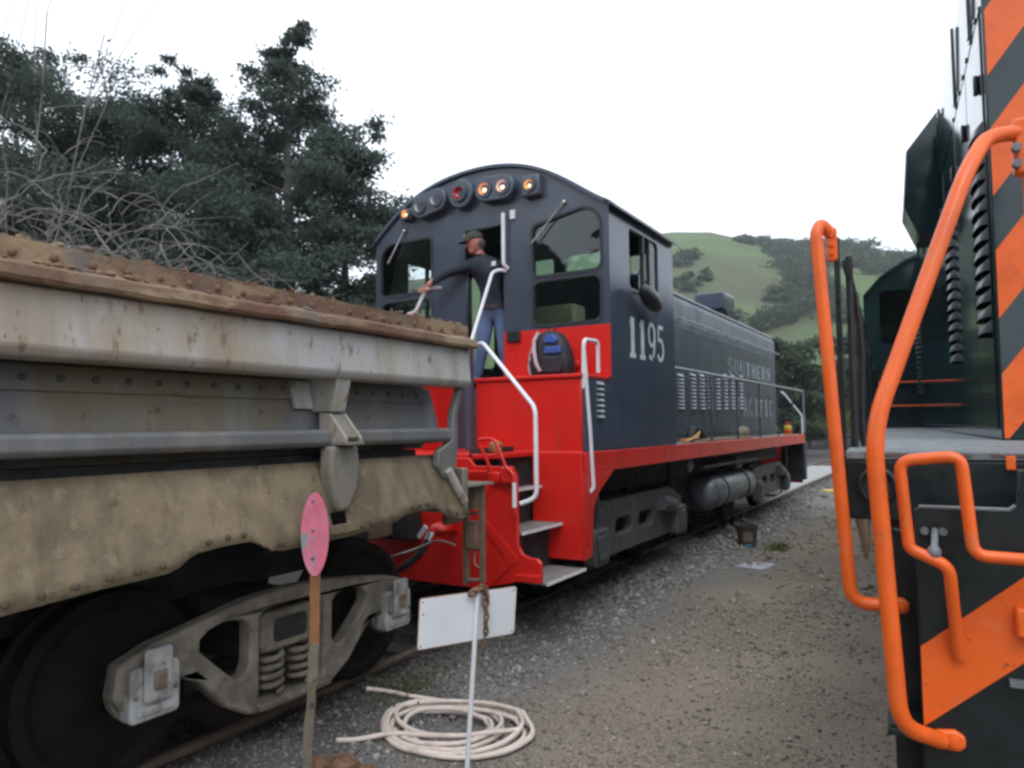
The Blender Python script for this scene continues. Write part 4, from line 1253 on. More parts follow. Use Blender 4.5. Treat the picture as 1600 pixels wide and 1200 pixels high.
# freight truck
def freight_truck(yc):
    tr = dm(MB().box(-.95, .95, yc - .22, yc + .22, .42, .74), 'truck', m_under, bevel=.02)
    for sx in (-1, 1):
        O = [(-1.02, .64), (-.86, .70), (-.55, .755), (-.30, .80), (0, .815), (.30, .80), (.55, .765), (.86, .715), (1.02, .66), (1.04, .50), (1.0, .44), (.90, .40), (.80, .44), (.70, .50), (.62, .46), (.45, .28), (.30, .19), (.15, .165), (-.15, .165), (-.30, .19), (-.45, .28), (-.62, .46), (-.70, .50), (-.80, .44), (-.90, .40), (-1.0, .44), (-1.04, .50)]
        # rotated so that the list winds once round
        O = [(yc + a, b) for a, b in O]
        def tri_hole(s):
            h = [(.34, .70), (.30, .66), (.30, .46), (.33, .40), (.39, .40), (.52, .52), (.60, .60), (.60, .66), (.56, .69), (.46, .715)]
            return [(yc + s * a, b) for a, b in (h if s > 0 else h[::-1])]
        win = [(yc + a, b) for a, b in rrect(-.235, .235, .225, .72, .05)]
        a, b = sorted((sx * 1.03, sx * 1.13))
        sf = holed('side_frame', O, [tri_hole(1), tri_hole(-1), win], 'x', a, b, m_bogie, tr, bevel=.018)
        for v in sf.data.vertices:
            v.co.y += 3.7
        bo = dm(MB().prism(rrect(yc - .21, yc + .21, .47, .69, .05), 'x', *sorted((sx * .95, sx * 1.10))), 'bolster', m_bogie, parent=tr, bevel=.02)
        dm(MB().prism(rrect(yc - .12, yc + .12, .52, .65, .03), 'x', *sorted((sx * 1.101, sx * 1.106))), 'bolster_pocket', m_under, parent=bo)
        for dy in (-.105, .105):
            pts = []
            for i in range(73):
                a_ = i / 72 * 4.5 * 2 * math.pi
                pts.append((sx * 1.06 + .062 * math.cos(a_), yc + dy + .062 * math.sin(a_), .25 + .215 * i / 72))
            dm(MB().tube(pts, .0165, 7), 'spring', m_bogie, parent=tr, ang=60)
        dm(MB().box(*sorted((sx * .95, sx * 1.17)), yc - .26, yc + .26, .195, .232), 'spring_plank', m_bogie, parent=tr, bevel=.01)
        for dy in (-.865, .865):
            cap = dm(MB().prism(rrect(yc + dy - .125, yc + dy + .125, .375, .625, .03), 'x', *sorted((sx * 1.08, sx * 1.175))), 'bearing_cap', m_cap, parent=tr, bevel=.012)
            dm(MB().prism(rrect(yc + dy - .07, yc + dy + .07, .46, .70, .02), 'x', *sorted((sx * 1.176, sx * 1.20))), 'cap_lug', m_cap, parent=cap, bevel=.01)
            dm(MB().prism(rrect(yc + dy - .030, yc + dy + .034, .515, .60, .01), 'x', *sorted((sx * 1.201, sx * 1.212))), 'cap_latch', m_cap2, parent=cap, bevel=.004)
            dm(MB().prism(rrect(yc + dy - .095, yc + dy + .095, .405, .445, .01), 'x', *sorted((sx * 1.176, sx * 1.184))), 'cap_rib', m_cap, parent=cap, bevel=.003)
            for by in (-.10, .10):
                dm(MB().ball((sx * 1.178, yc + dy + by, .50), (.012, .014, .014), 8, 6), 'cap_bolt', m_bogie, parent=cap)
            dm(MB().lathe([(.02, sx * 1.0), (.15, sx * 1.0), (.16, sx * 1.03), (.16, sx * 1.075), (.13, sx * 1.079)], 'x', (0, yc + dy, .50), 24), 'bearing_adapter', m_bogie, parent=cap)
    for dy in (-.865, .865):
        dm(MB().lathe([(.02, -.90), (.10, -.88), (.11, -.83), (.36, -.80), (.40, -.825), (.457, -.815), (.457, -.70), (.485, -.69), (.485, -.665), (.40, -.665), (.12, -.68), (.08, -.6), (.08, .6), (.12, .68), (.40, .665), (.485, .665), (.485, .69), (.457, .70), (.457, .815), (.40, .825), (.36, .80), (.11, .83), (.10, .88), (.02, .90)], 'x', (0, yc + dy, .457), 48), 'wheelset', m_wheel, parent=tr)
        dm(MB().box(-.85, .85, yc + dy - .05 + (.42 if dy < 0 else -.42), yc + dy + .05 + (.42 if dy < 0 else -.42), .30, .45), 'brake_beam', m_under, parent=tr, bevel=.01)
freight_truck(-3.665)

# ------------------------------------------------------------------ dark green locomotive with orange handrails, close on the right
road = thing('road_locomotive', 'dark green locomotive with orange striped nose and orange handrails at the right edge', 'locomotive', P0, RZ2)
ZP = 1.62
CS = -2.617
def at_s(t3, z3, s):
    """the same line of sight, given at s = -.3, moved to the distance s"""
    k = (s - CS) / (-.3 - CS)
    return (.126 + (t3 - .126) * k, s, 1.71 + (z3 - 1.71) * k)
MB().box(.0, 3.0, .0, 14.5, ZP - .03, ZP).build('platform', m_plat, road, bevel=.006)
MB().box(.0, .035, .035, 14.5, 1.40, ZP - .031).build('side_sill', m_blackd, road)
MB().box(2.965, 3.0, .035, 14.5, 1.40, ZP - .031).build('side_sill', m_blackd, road)
es = MB().box(.0, 3.0, .002, .034, 1.40, ZP - .031).build('end_sill', m_blackd, road, bevel=.006)
for i in range(3):
    MB().box(.06 + i * .17, .18 + i * .17, -.004, .002, ZP - .016, ZP - .008).build('platform_trim', P('trim_%d' % i, (.13, .07, .07), .6), es)
cx_, cz_ = .092, 1.512
rg = [(cx_ + .050 * math.cos(a), -.012, cz_ + .050 * math.sin(a)) for a in np.linspace(0, 2 * math.pi, 33)[:-1]]
pk = MB().tube(rg, .0085, 8, closed=True).build('poling_pocket', m_blackd, es)
MB().lathe([(.001, -.004), (.040, -.004), (.048, -.010)], 'y', (cx_, 0, cz_), 24).build('pocket_bowl', m_under, pk)
MB().tube([(.045, .02, 1.40), (.05, .02, 1.34), (.052, .02, 1.27)], 0, 8, radii=[.022, .016, .006]).build('drain_pipe', m_rust2, es)
MB().box(.115, 3.0 - .115, .03, .06, .55, 1.398).build('step_back', m_blackd, road)
MB().tube([(.13, -.02, 1.375), (.24, -.06, 1.345)], .008, 6).build('cable', m_blackd, road)
for z in (.80, .45):
    st = MB().box(.095, .30, -.125, .028, z - .02, z).build('step', m_blackd, road, bevel=.004)
    for i in range(6):
        MB().box(.10 + i * .033, .12 + i * .033, -.12, .02, z + .0005, z + .010).build('tread_bar', m_blackd, st)
# pilot plate
pp = [(.187, .35), (2.813, .35), (2.813, 1.46), (2.56, 1.46), (2.55, 1.575), (.445, 1.575), (.437, 1.475), (.425, 1.462), (.195, 1.462), (.187, 1.45)]
plate = MB().prism(pp, 'y', -.160, -.130).build('pilot_plate', m_blackd, road, bevel=.006)
MB().tube([(.20, -.158, 1.463), (.42, -.158, 1.463), (.436, -.158, 1.475)], .006, 6).build('plate_rim', m_plat, plate)
def clip_poly(poly, x0, x1, z0, z1):
    def cut(pl, inside, inter):
        out = []
        for i in range(len(pl)):
            a, b = pl[i - 1], pl[i]
            if inside(b):
                if not inside(a):
                    out.append(inter(a, b))
                out.append(b)
            elif inside(a):
                out.append(inter(a, b))
        return out
    def at(axis, v):
        def f(a, b):
            k = (v - a[axis]) / (b[axis] - a[axis])
            return (a[0] + (b[0] - a[0]) * k, a[1] + (b[1] - a[1]) * k)
        return f
    poly = cut(poly, lambda p: p[0] >= x0, at(0, x0))
    poly = cut(poly, lambda p: p[0] <= x1, at(0, x1)) if poly else poly
    poly = cut(poly, lambda p: p[1] >= z0, at(1, z0)) if poly else poly
    return cut(poly, lambda p: p[1] <= z1, at(1, z1)) if poly else poly
def stripes(x0, x1, z0, z1, phase, period, width, slope, s, parent, mirror):
    mid = (x0 + x1) / 2 if mirror else x1
    for k in range(-12, 14):
        za = phase + k * period
        q = [(x0, za), (mid, za + slope * (mid - x0)), (mid, za + width + slope * (mid - x0)), (x0, za + width)]
        q = clip_poly(q, x0, mid, z0, z1)
        if len(q) > 2:
            MB().prism(q, 'y', s - .0025, s).build('paint_stripe', m_orange, parent)
            if mirror:
                MB().prism([(2 * mid - a, b) for a, b in q], 'y', s - .0025, s).build('paint_stripe', m_orange, parent)
stripes(.190, 2.81, .36, 1.46, .835, .80, .225, .855, -.1605, plate, True)
MB().box(.42, .52, -.20, -.161, 1.12, 1.20).build('lever_bracket', m_orange, plate, bevel=.008)
MB().box(.40, .46, -.19, -.161, .985, 1.0).build('hook_plate', m_plat, plate)
# uncoupling lever
def TB(pts, r, name, mat, parent, rad=.05, n=12):
    return MB().tube(bend(pts, rad, 5), r, n).build(name, mat, parent, ang=60)
lv = [at_s(a, b, -.26) for a, b in ((.281, 1.055), (.262, 1.318), (.205, 1.344), (.168, 1.360), (.152, 1.603), (.300, 1.618), (.320, 1.352), (.45, 1.349))]
lv[0] = (lv[0][0], -.17, lv[0][2])
lever = TB(lv + [(1.3, -.26, lv[-1][2])], .0165, 'uncoupling_lever', m_orange, road, rad=.035)
b0 = at_s(.228, 1.355, -.26)
MB().tube([b0, (b0[0] + .008, -.17, b0[2] + .05)], .009, 8).ball(b0, (.018, .02, .02), 10, 8).build('lever_hanger', m_plat, lever)
for dx in (-.018, .028):
    MB().lathe([(.003, -.176), (.011, -.176), (.012, -.161)], 'y', (b0[0] + dx, 0, b0[2] + .045), 8).build('bolt', m_plat, plate)
# near corner handrail
bolt = (.261, -.17, .812)
nr = TB([(bolt[0] - .03, -.19, bolt[2]), at_s(.128, .872, -.30), at_s(.088, 1.692, -.30), at_s(.345, 2.40, -.10), (.43, .0, 2.585), (.53, .06, 2.60)], .0235, 'corner_handrail', m_orange, road, rad=.11)
MB().prism([(.215, .835), (.265, .842), (.290, .828), (.292, .80), (.275, .783), (.24, .785), (.215, .80)], 'y', -.185, -.161).build('rail_foot', m_orange, nr, bevel=.008)
MB().lathe([(.002, -.198), (.014, -.196), (.016, -.186)], 'y', (.262, 0, .812), 10).build('bolt', m_orange, nr)
MB().box(.50, .60, .03, .075, 2.46, 2.64).build('rail_bracket', m_orange, nr, bevel=.012)
for z in (2.49, 2.54):
    MB().lathe([(.002, .0), (.013, .0), (.013, .03)], 'y', (.505, 0, z), 8).build('bolt', m_plat, nr)
MB().tube([(.55, .10, ZP), (.55, .10, 2.62)], .022, 10).build('end_stanchion', m_orange, road)
MB().tube([(.55, .10, 2.60), (2.45, .10, 2.60)], .022, 10).build('end_handrail', m_orange, road)
MB().tube([(2.45, .10, ZP), (2.45, .10, 2.62)], .022, 10).build('end_stanchion', m_orange, road)
MB().box(.437, .462, -.005, .03, ZP - .055, ZP - .012).build('orange_block', m_orange, road, bevel=.003)
# far corner handrail
fr_ = TB([(.125, .0, 1.135), (.004, -.03, 1.137), (-.064, .0, 2.35), (-.050, .02, 2.385), (-.018, .045, 2.345)], .0205, 'corner_handrail', m_orange, road, rad=.06)
MB().prism([(.105, 1.155), (.150, 1.158), (.168, 1.145), (.168, 1.12), (.150, 1.108), (.105, 1.115)], 'y', -.006, .028).build('rail_foot', m_orange, fr_, bevel=.008)
MB().lathe([(.002, -.016), (.010, -.015), (.011, -.006)], 'y', (.148, 0, 1.133), 10).build('bolt', m_orange, fr_)
MB().prism(rrect(-.034, -.002, 2.255, 2.37, .012), 'y', .03, .055).build('rail_bracket', m_orange, fr_, bevel=.004)
for z in (2.28, 2.31, 2.34):
    MB().lathe([(.002, .022), (.006, .022), (.007, .03)], 'y', (-.018, 0, z), 8).build('bolt', m_orange, fr_)
MB().box(-.016, .004, .056, .072, 1.45, 2.34).build('stanchion', m_blackd, road, bevel=.003)
for sx, xx in ((0, .02), (1, 2.98)):
    MB().tube([(xx, .07, 2.25), (xx, 10.9, 2.35)], .013, 8).build('walkway_handrail', m_blackd, road)
    for k in range(6):
        MB().tube([(xx, .35 + k * 2.0, 1.45), (xx, .35 + k * 2.0, 2.33)], .013, 8).build('stanchion', m_blackd, road)
MB().tube(bend([(.035, .40, 2.20), (.05, .42, 2.0), (.04, .43, 1.7), (.045, .44, 1.62)], .05), .012, 6).build('control_hose', m_rubber, road)
# hood
HT = .61
rp = [(HT, ZP), (HT, 3.765), (HT + .006, 4.33), (HT + .06, 4.40), (1.0, 4.48), (1.5, 4.52), (2.0, 4.48), (3 - HT - .06, 4.40), (3 - HT - .006, 4.33), (3 - HT, 3.765), (3 - HT, ZP)]
hd = MB().prism(rp, 'y', 1.535, 10.98).build('long_hood', m_black, road, bevel=.010, seg=2)
stripes(HT + .011, 3 - HT - .011, ZP + .01, 4.30, 1.605, .597, .33, 1.35, 1.5345, hd, True)
# curved seam with bolts, doors and louvers on the side
for sx in (0, 1):
    xs_ = HT if not sx else 3 - HT
    sg = -1 if not sx else 1
    a, b = sorted((xs_, xs_ + sg * .008))
    seam = MB().box(a, b, 1.60, 10.9, 3.755, 3.785)
    for k in range(40):
        seam.box(*sorted((xs_ + sg * .008, xs_ + sg * .016)), 1.7 + k * .23, 1.74 + k * .23, 3.762, 3.778)
    seam.build('hood_seam', m_black, hd)
    ys2 = [1.60, 2.3, 3.1, 4.2, 5.2, 6.2, 7.2, 8.2, 9.2, 10.1, 10.95]
    for i in range(len(ys2) - 1):
        a, b = sorted((xs_, xs_ + sg * .007))
        d = MB().box(a, b, ys2[i] + .012, ys2[i + 1] - .012, ZP + .06, 3.74).build('hood_door', m_black, hd, bevel=.004)
        a, b = sorted((xs_ + sg * .007, xs_ + sg * .03))
        MB().box(a, b, ys2[i] + .10, ys2[i] + .14, 3.38, 3.48).build('door_handle', m_blackd, d, bevel=.008)
    for i, yy in enumerate((1.95, 2.9, 4.3, 5.9, 7.6, 9.3)):
        a, b = sorted((xs_ + .0, xs_ + sg * .02))
        MB().box(a, b, yy, yy + .05, 3.80, 4.32).build('roof_rib', m_black, hd)
    for yc in (1.80, 3.72, 10.45):
        lo = MB()
        for k in range(14):
            z = 2.15 + k * .077
            x0 = xs_ + sg * .0072
            n = 10
            vs = []
            # half-round pressed louver, open at the bottom
            for i in range(n + 1):
                a = math.pi * i / n
                yy = yc - .16 * math.cos(a)
                dp = sg * .045 * math.sin(a) ** .6
                vs += [(x0, yy, z + .062), (x0 + dp * .75, yy, z + .040), (x0 + dp, yy, z)]
            fs = []
            for i in range(n):
                for j in range(2):
                    fs.append((i * 3 + j, i * 3 + 3 + j, i * 3 + 4 + j, i * 3 + 1 + j))
            lo.add(vs, fs)
        lo.build('louver_column', m_blackd, hd, ang=60)
# flared box high on the hood side
for sx in (0, 1):
    q = [(.612, 4.44), (.36, 4.12), (.322, 3.63), (.43, 3.36), (.612, 3.36)]
    if sx:
        q = [(3 - a, b) for a, b in q]
    MB().prism(q, 'y', 4.65, 5.25).build('hood_flare', m_black, hd, bevel=.012)
# cab far along the walkway
co_ = [(-.16, ZP + .002), (3.16, ZP + .002), (3.16, 3.80), (2.9, 4.10), (2.5, 4.36), (2.0, 4.52), (1.5, 4.57), (1.0, 4.52), (.5, 4.36), (.1, 4.10), (-.16, 3.80)]
cabr = holed('cab', co_, [rrect(.08, .55, 3.02, 3.92, .06), rrect(2.45, 2.92, 3.02, 3.92, .06)], 'y', 11.0, 11.06, m_black, road)
for a, b in ((.08, .55), (2.45, 2.92)):
    MB().prism(rrect(a - .01, b + .01, 3.01, 3.93, .06), 'y', 11.025, 11.032).build('window_pane', m_glass, cabr)
MB().prism(co_, 'y', 13.0, 13.06).build('cab_rear_wall', m_black, cabr)
for xx in (-.16, 3.10):
    MB().box(xx, xx + .06, 11.06, 13.0, ZP + .002, 3.10).box(xx, xx + .06, 11.06, 11.4, 3.10, 3.80).box(xx, xx + .06, 12.6, 13.0, 3.10, 3.80).build('cab_side', m_black, cabr)
ro = [(p[0], p[1] + .002) for p in co_[2:]]
MB().prism(ro + [(p[0], p[1] + .05) for p in ro[::-1]], 'y', 10.94, 13.1).build('cab_roof', m_black, cabr)
MB().box(-.21, -.17, 11.08, 11.5, 2.75, 3.45).build('cab_mirror', m_plat, cabr, bevel=.01)
for z in (1.98, 2.37):
    MB().tube([(.02, 10.93, z), (HT - .01, 10.93, z)], .016, 6).build('cab_grab', m_orange, cabr)
MB().box(.2, 2.8, .3, 12, .9, 1.39).build('underframe', m_under, road)
for k in range(3):
    MB().lathe([(.02, -.82), (.15, -.82), (.42, -.78), (.508, -.815), (.508, -.69), (.54, -.685), (.54, -.66), (.1, -.66), (.1, .66), (.54, .66), (.54, .685), (.508, .69), (.508, .815), (.42, .78), (.15, .82), (.02, .82)], 'x', (1.5, 1.9 + k * 2.4 + (2 if k == 2 else 0), .508), 32).build('wheelset', m_wheel, road)

# ------------------------------------------------------------------ person in the cab doorway
m_skin = P('skin', (.42, .17, .125), .5, var=.08)
m_navy = P('navy_shirt', (.011, .017, .034), .8, var=.2, bump=.1)
m_jean = P('blue_jeans', (.075, .125, .24), .8, var=.2, vs=8, layers=[((.14, .20, .32), 5, .5, .7, None, .5)], bump=.15, bs=90)
m_boot = P('black_boot', (.02, .018, .017), .6)
m_capm = P('dark_cap', (.045, .048, .042), .8, var=.15)
m_capl = P('cap_badge', (.50, .30, .05), .6)
m_hair = P('dark_grey_hair', (.09, .08, .075), .8)
per = thing('person', 'person in dark cap, navy shirt and jeans reaching from the cab doorway', 'person', (.06, .12, 2.12))
def skin_body():
    J = {}
    verts, edges, rad = [], [], []
    def v(name, p, r):
        J[name] = len(verts); verts.append(p); rad.append(r)
    def e(*ns):
        for a, b in zip(ns, ns[1:]):
            edges.append((J[a], J[b]))
    v('pelvis', (.08, .13, 3.00), (.155, .12))
    v('waist', (.07, .11, 3.15), (.150, .115))
    v('chest', (.05, .08, 3.36), (.175, .125))
    v('upper', (.02, .05, 3.50), (.150, .105))
    v('neck', (-.02, .02, 3.59), (.060, .060))
    v('head0', (-.05, -.01, 3.66), (.062, .066))
    v('shR', (-.14, .00, 3.50), (.082, .080)); v('elR', (-.36, -.14, 3.42), (.058, .056)); v('wrR', (-.50, -.25, 3.30), (.040, .038)); v('haR', (-.545, -.285, 3.262), (.036, .040))
    v('shL', (.19, .11, 3.46), (.080, .080)); v('elL', (.30, .20, 3.22), (.056, .054)); v('wrL', (.30, .12, 3.00), (.040, .038)); v('haL', (.30, .09, 2.93), (.030, .042))
    v('hipR', (-.01, .11, 2.92), (.100, .105)); v('knR', (-.01, .02, 2.56), (.072, .075)); v('anR', (-.10, .03, 2.21), (.052, .056)); v('toR', (-.15, -.10, 2.165), (.045, .040))
    v('hipL', (.17, .15, 2.92), (.100, .105)); v('knL', (.21, .12, 2.55), (.072, .075)); v('anL', (.24, .17, 2.21), (.052, .056)); v('toL', (.23, .03, 2.165), (.045, .040))
    e('pelvis', 'waist', 'chest', 'upper', 'neck', 'head0')
    e('upper', 'shR', 'elR', 'wrR', 'haR'); e('upper', 'shL', 'elL', 'wrL', 'haL')
    e('pelvis', 'hipR', 'knR', 'anR', 'toR'); e('pelvis', 'hipL', 'knL', 'anL', 'toL')
    me = bpy.data.meshes.new('body')
    me.from_pydata(verts, edges, [])
    ob = bpy.data.objects.new('tmp_body', me)
    scene.collection.objects.link(ob)
    sk_ = ob.modifiers.new('skin', 'SKIN')
    for i, sv in enumerate(me.skin_vertices[0].data):
        sv.radius = rad[i]
        sv.use_root = (i == 0)
    su = ob.modifiers.new('sub', 'SUBSURF'); su.levels = 2; su.render_levels = 2
    dg = bpy.context.evaluated_depsgraph_get()
    out = bpy.data.meshes.new_from_object(ob.evaluated_get(dg))
    bpy.data.objects.remove(ob)
    return out
bm_ = skin_body()
extra = MB()
HC = Vector((-.065, -.02, 3.735))
face = Vector((-.72, -.62, -.22)).normalized()
sidev = Vector((0, 0, 1)).cross(face).normalized()
upv = face.cross(sidev).normalized()
rot = Matrix((face, sidev, upv)).transposed()
extra.ball(HC, (.100, .078, .118), 18, 14, rot)
extra.ball(HC + face * .098 - upv * .008, (.020, .014, .026), 8, 6, rot)            # nose
extra.ball(HC + face * .050 - upv * .075, (.046, .050, .040), 12, 8, rot)           # chin
for s in (-1, 1):
    extra.ball(HC + sidev * s * .080 - upv * .005 - face * .01, (.020, .012, .032), 8, 6, rot)   # ears
    extra.ball(HC + face * .085 + sidev * s * .032 + upv * .028, (.010, .016, .008), 8, 6, rot)  # brow
# fingers of the right hand closed round the rail, and of the left hand
hp_ = Vector((-.545, -.295, 3.255))
for i in range(4):
    o = Vector((-.012 + .017 * i, .010 * i - .012, .012 * i - .02))
    q = hp_ + o
    extra.tube([q, q + Vector((-.030, -.040, -.012)), q + Vector((-.020, -.062, -.040)), q + Vector((.008, -.050, -.055 - .004 * (i == 1)))], 0, 6, radii=[.011, .010, .0095, .008])
extra.tube([hp_ + Vector((.02, .02, -.01)), hp_ + Vector((.045, -.005, -.035)), hp_ + Vector((.03, -.03, -.055))], 0, 6, radii=[.012, .011, .009])
hl = Vector((.30, .085, 2.91))
for i in range(4):
    q = hl + Vector((-.02 + .014 * i, -.01, 0))
    extra.tube([q, q + Vector((0, -.02, -.035)), q + Vector((0, -.015, -.065 - .006 * (i in (1, 2)))), q + Vector((.0, .005, -.085))], 0, 6, radii=[.010, .009, .009, .007])
extra.tube([hl + Vector((-.03, 0, .02)), hl + Vector((-.045, -.025, -.01)), hl + Vector((-.035, -.04, -.035))], 0, 6, radii=[.011, .010, .008])
bmx = bmesh.new()
bmx.from_mesh(bm_)
emesh = extra.mesh('x')
nbody = len(bmx.faces)
bmx.from_mesh(emesh)
bmx.faces.ensure_lookup_table()
for i, f in enumerate(bmx.faces):
    c = f.calc_center_median()
    if i >= nbody or c.z > 3.605 or (c.x < -.475 and c.y < -.2) or (c.x > .22 and c.z < 3.04 and c.z > 2.85 and c.y < .135 and c.x > .255):
        f.material_index = 0
    elif c.z > 3.02:
        f.material_index = 1
    elif c.z > 2.235:
        f.material_index = 2
    else:
        f.material_index = 3
for vtx in bmx.verts:
    vtx.co -= Vector((.06, .12, 2.12))
body = bpy.data.meshes.new('body')
bmx.to_mesh(body)
bmx.free()
for mm in (m_skin, m_navy, m_jean, m_boot):
    body.materials.append(mm)
body.shade_smooth()
link('body', body, None, per)
OFF = Vector((.06, .12, 2.12))
def pb(mb, name, mat, **k):
    mb.v = [tuple(Vector(p) - OFF) for p in mb.v]
    return mb.build(name, mat, per, **k)
capm = MB()
cc_ = HC + upv * .045
n = 20
rings = []
for k in range(7):
    th = k / 6 * math.pi / 2
    rings.append([cc_ + rot @ Vector((math.cos(a) * .112 * math.cos(th), math.sin(a) * .092 * math.cos(th), math.sin(th) * .095 + .005)) for a in np.linspace(0, 2 * math.pi, n + 1)[:-1]])
capm.loft(rings)
br = []
for a in np.linspace(-1.15, 1.15, 12):
    br.append((a,))
top_, bot_b = [], []
for a in np.linspace(-1.2, 1.2, 13):
    inn = cc_ + rot @ Vector((math.cos(a) * .105, math.sin(a) * .088, .012))
    outp = cc_ + rot @ Vector((math.cos(a) * .105 + .085 * math.cos(a) ** .5 if math.cos(a) > 0 else .1, math.sin(a) * .092, -.012))
    top_.append(inn); bot_b.append(outp)
capm.add(top_ + bot_b, [(i, i + 1, 13 + i + 1, 13 + i) for i in range(12)])
cp_ = pb(capm, 'cap', m_capm, ang=70)
pb(MB().ball(cc_ + rot @ Vector((.103, .0, .045)), (.012, .038, .024), 10, 6, rot), 'cap_badge', m_capl)
pb(MB().ball(HC - face * .04 - upv * .02, (.074, .079, .070), 14, 10, rot), 'hair', m_hair)
pb(MB().box(.16, .215, -.043, -.040, 3.45, 3.50), 'shirt_mark', m_white)
pb(MB().prism([(.075 + .172 * math.cos(a), .125 + .140 * math.sin(a)) for a in np.linspace(0, 2 * math.pi, 25)[:-1]], 'z', 2.99, 3.05), 'belt', P('belt', (.025, .02, .02), .6))

# ------------------------------------------------------------------ backpack on the battery box
bpk = thing('backpack', 'black backpack with blue patches and pale pink straps on the red box', 'backpack', (1.03, -.30, 2.188))
m_bpk = P('black_nylon', (.016, .016, .022), .65, var=.3, bump=.2, bs=50)
m_bblue = P('blue_nylon', (.04, .09, .33), .6, var=.25, vs=14)
m_pink2 = P('pale_pink_strap', (.52, .38, .44), .7, var=.2, vs=20, layers=[((.12, .08, .10), 9, .5, .6, (1, 1, 2), .8)])
rings = []
for (z, w, d, ox) in ((0, .205, .11, 0), (.03, .225, .125, 0), (.15, .222, .13, 0), (.27, .20, .12, -.005), (.37, .16, .105, -.01), (.43, .115, .08, -.012), (.455, .06, .045, -.015)):
    rings.append([(ox + w * math.copysign(abs(math.cos(a)) ** .6, math.cos(a)), d * math.copysign(abs(math.sin(a)) ** .6, math.sin(a)), z) for a in np.linspace(0, 2 * math.pi, 33)[:-1]])
MB().loft(rings).build('bag', m_bpk, bpk, ang=60)
MB().prism(rrect(-.02, .16, .22, .29, .02), 'y', -.142, -.10).build('blue_patch', m_bblue, bpk, bevel=.01)
MB().prism([(-.03, .33), (.10, .32), (.12, .36), (.06, .41), (-.0, .41), (-.03, .37)], 'y', -.128, -.07).build('blue_patch', m_bblue, bpk, bevel=.01)
MB().prism(rrect(-.05, .17, .03, .19, .03), 'y', -.150, -.10).build('front_pocket', m_bpk, bpk, bevel=.015)
MB().tube([(-.10, -.09, .44), (-.135, -.12, .36), (-.125, -.145, .25), (-.105, -.15, .14), (-.06, -.15, .05)], .020, 8).build('strap', m_pink2, bpk, ang=60)
MB().tube([(-.17, -.05, .36), (-.205, -.08, .22), (-.22, -.09, .10), (-.20, -.08, .02)], .013, 8).build('strap', m_pink2, bpk, ang=60)
MB().tube(bend([(-.04, 0, .45), (-.04, 0, .50), (.03, 0, .50), (.03, 0, .45)], .03), .010, 8).build('grab_loop', m_bpk, bpk)

# ------------------------------------------------------------------ things on the walkways
def single(name, mb, mat, label, cat, loc, **k):
    o = mb.build(name, mat, None, **k)
    o.location = loc
    return tag(o, label, cat)
rope_pts = [(.0 + .13 * math.cos(a) * (1 + .2 * math.sin(3 * a)), .22 * math.sin(a), .02 + .012 * (a / 6)) for a in np.linspace(0, 12, 46)]
m_yrope = P('yellow_rope', (.50, .34, .12), .8, var=.2, vs=30)
tool = thing('tool_bag', 'small black bag with yellow rope lying on the grey walkway', 'bag', (1.32, 2.95, 1.474))
MB().tube(bend([(.02, .12, .02), (0, .16, .10), (-.02, .30, .17), (.02, .45, .15), (.04, .62, .04)], .06), .055, 10).build('bag', m_bpk, tool)
MB().tube([(.10, -.35, .015), (.08, -.1, .03), (.11, .15, .06), (.09, .3, .13), (.10, .05, .07), (.12, -.3, .02)], .017, 8).build('rope', m_yrope, tool)
MB().tube([(.06, -.4, .035), (.05, -.2, .03), (.09, .05, .05)], .02, 8).build('rope', P('orange_rope', (.55, .2, .06), .8), tool)
m_sack = P('tan_sack', (.22, .19, .14), .9, var=.2, bump=.3)
single('sand_sack', MB().ball((0, 0, .09), (.10, .30, .11), 14, 10, None, .06), m_sack, 'tan rounded sack lying on the walkway under the hood lettering', 'sack', (1.32, 6.0, 1.474))
m_plank = P('bare_plank', (.30, .25, .17), .85, var=.2)
pk1 = single('wooden_plank', MB().box(-.07, .07, -1.3, 1.3, 0, .035), m_plank, 'long pale wooden plank lying on the walkway beside the tan sack', 'plank', (1.40, 4.75, 1.474), bevel=.004)
can = thing('fuel_can', 'small red and yellow can at the far end of the walkway', 'can', (1.36, 9.7, 1.474))
MB().lathe([(.01, 0), (.08, 0), (.085, .01), (.085, .16), (.05, .20), (.01, .20)], 'z', (0, 0, 0), 16).build('can_body', P('can_yellow', (.62, .40, .03), .5), can)
MB().lathe([(.086, .03), (.089, .03), (.089, .09), (.086, .09)], 'z', (0, 0, 0), 16).build('red_band', m_red, can)
MB().tube(bend([(-.04, 0, .19), (-.04, 0, .26), (.04, 0, .26), (.04, 0, .19)], .03), .010, 6).build('handle', m_red, can)
rag = MB().ball((0, 0, .05), (.07, .05, .06), 12, 8, None, .18)
single('brown_rag', rag, P('brown_cloth', (.26, .13, .05), .9, var=.35, vs=20), 'crumpled brown rag on the red end platform beside the lever', 'rag', (.90, -1.15, 1.472))

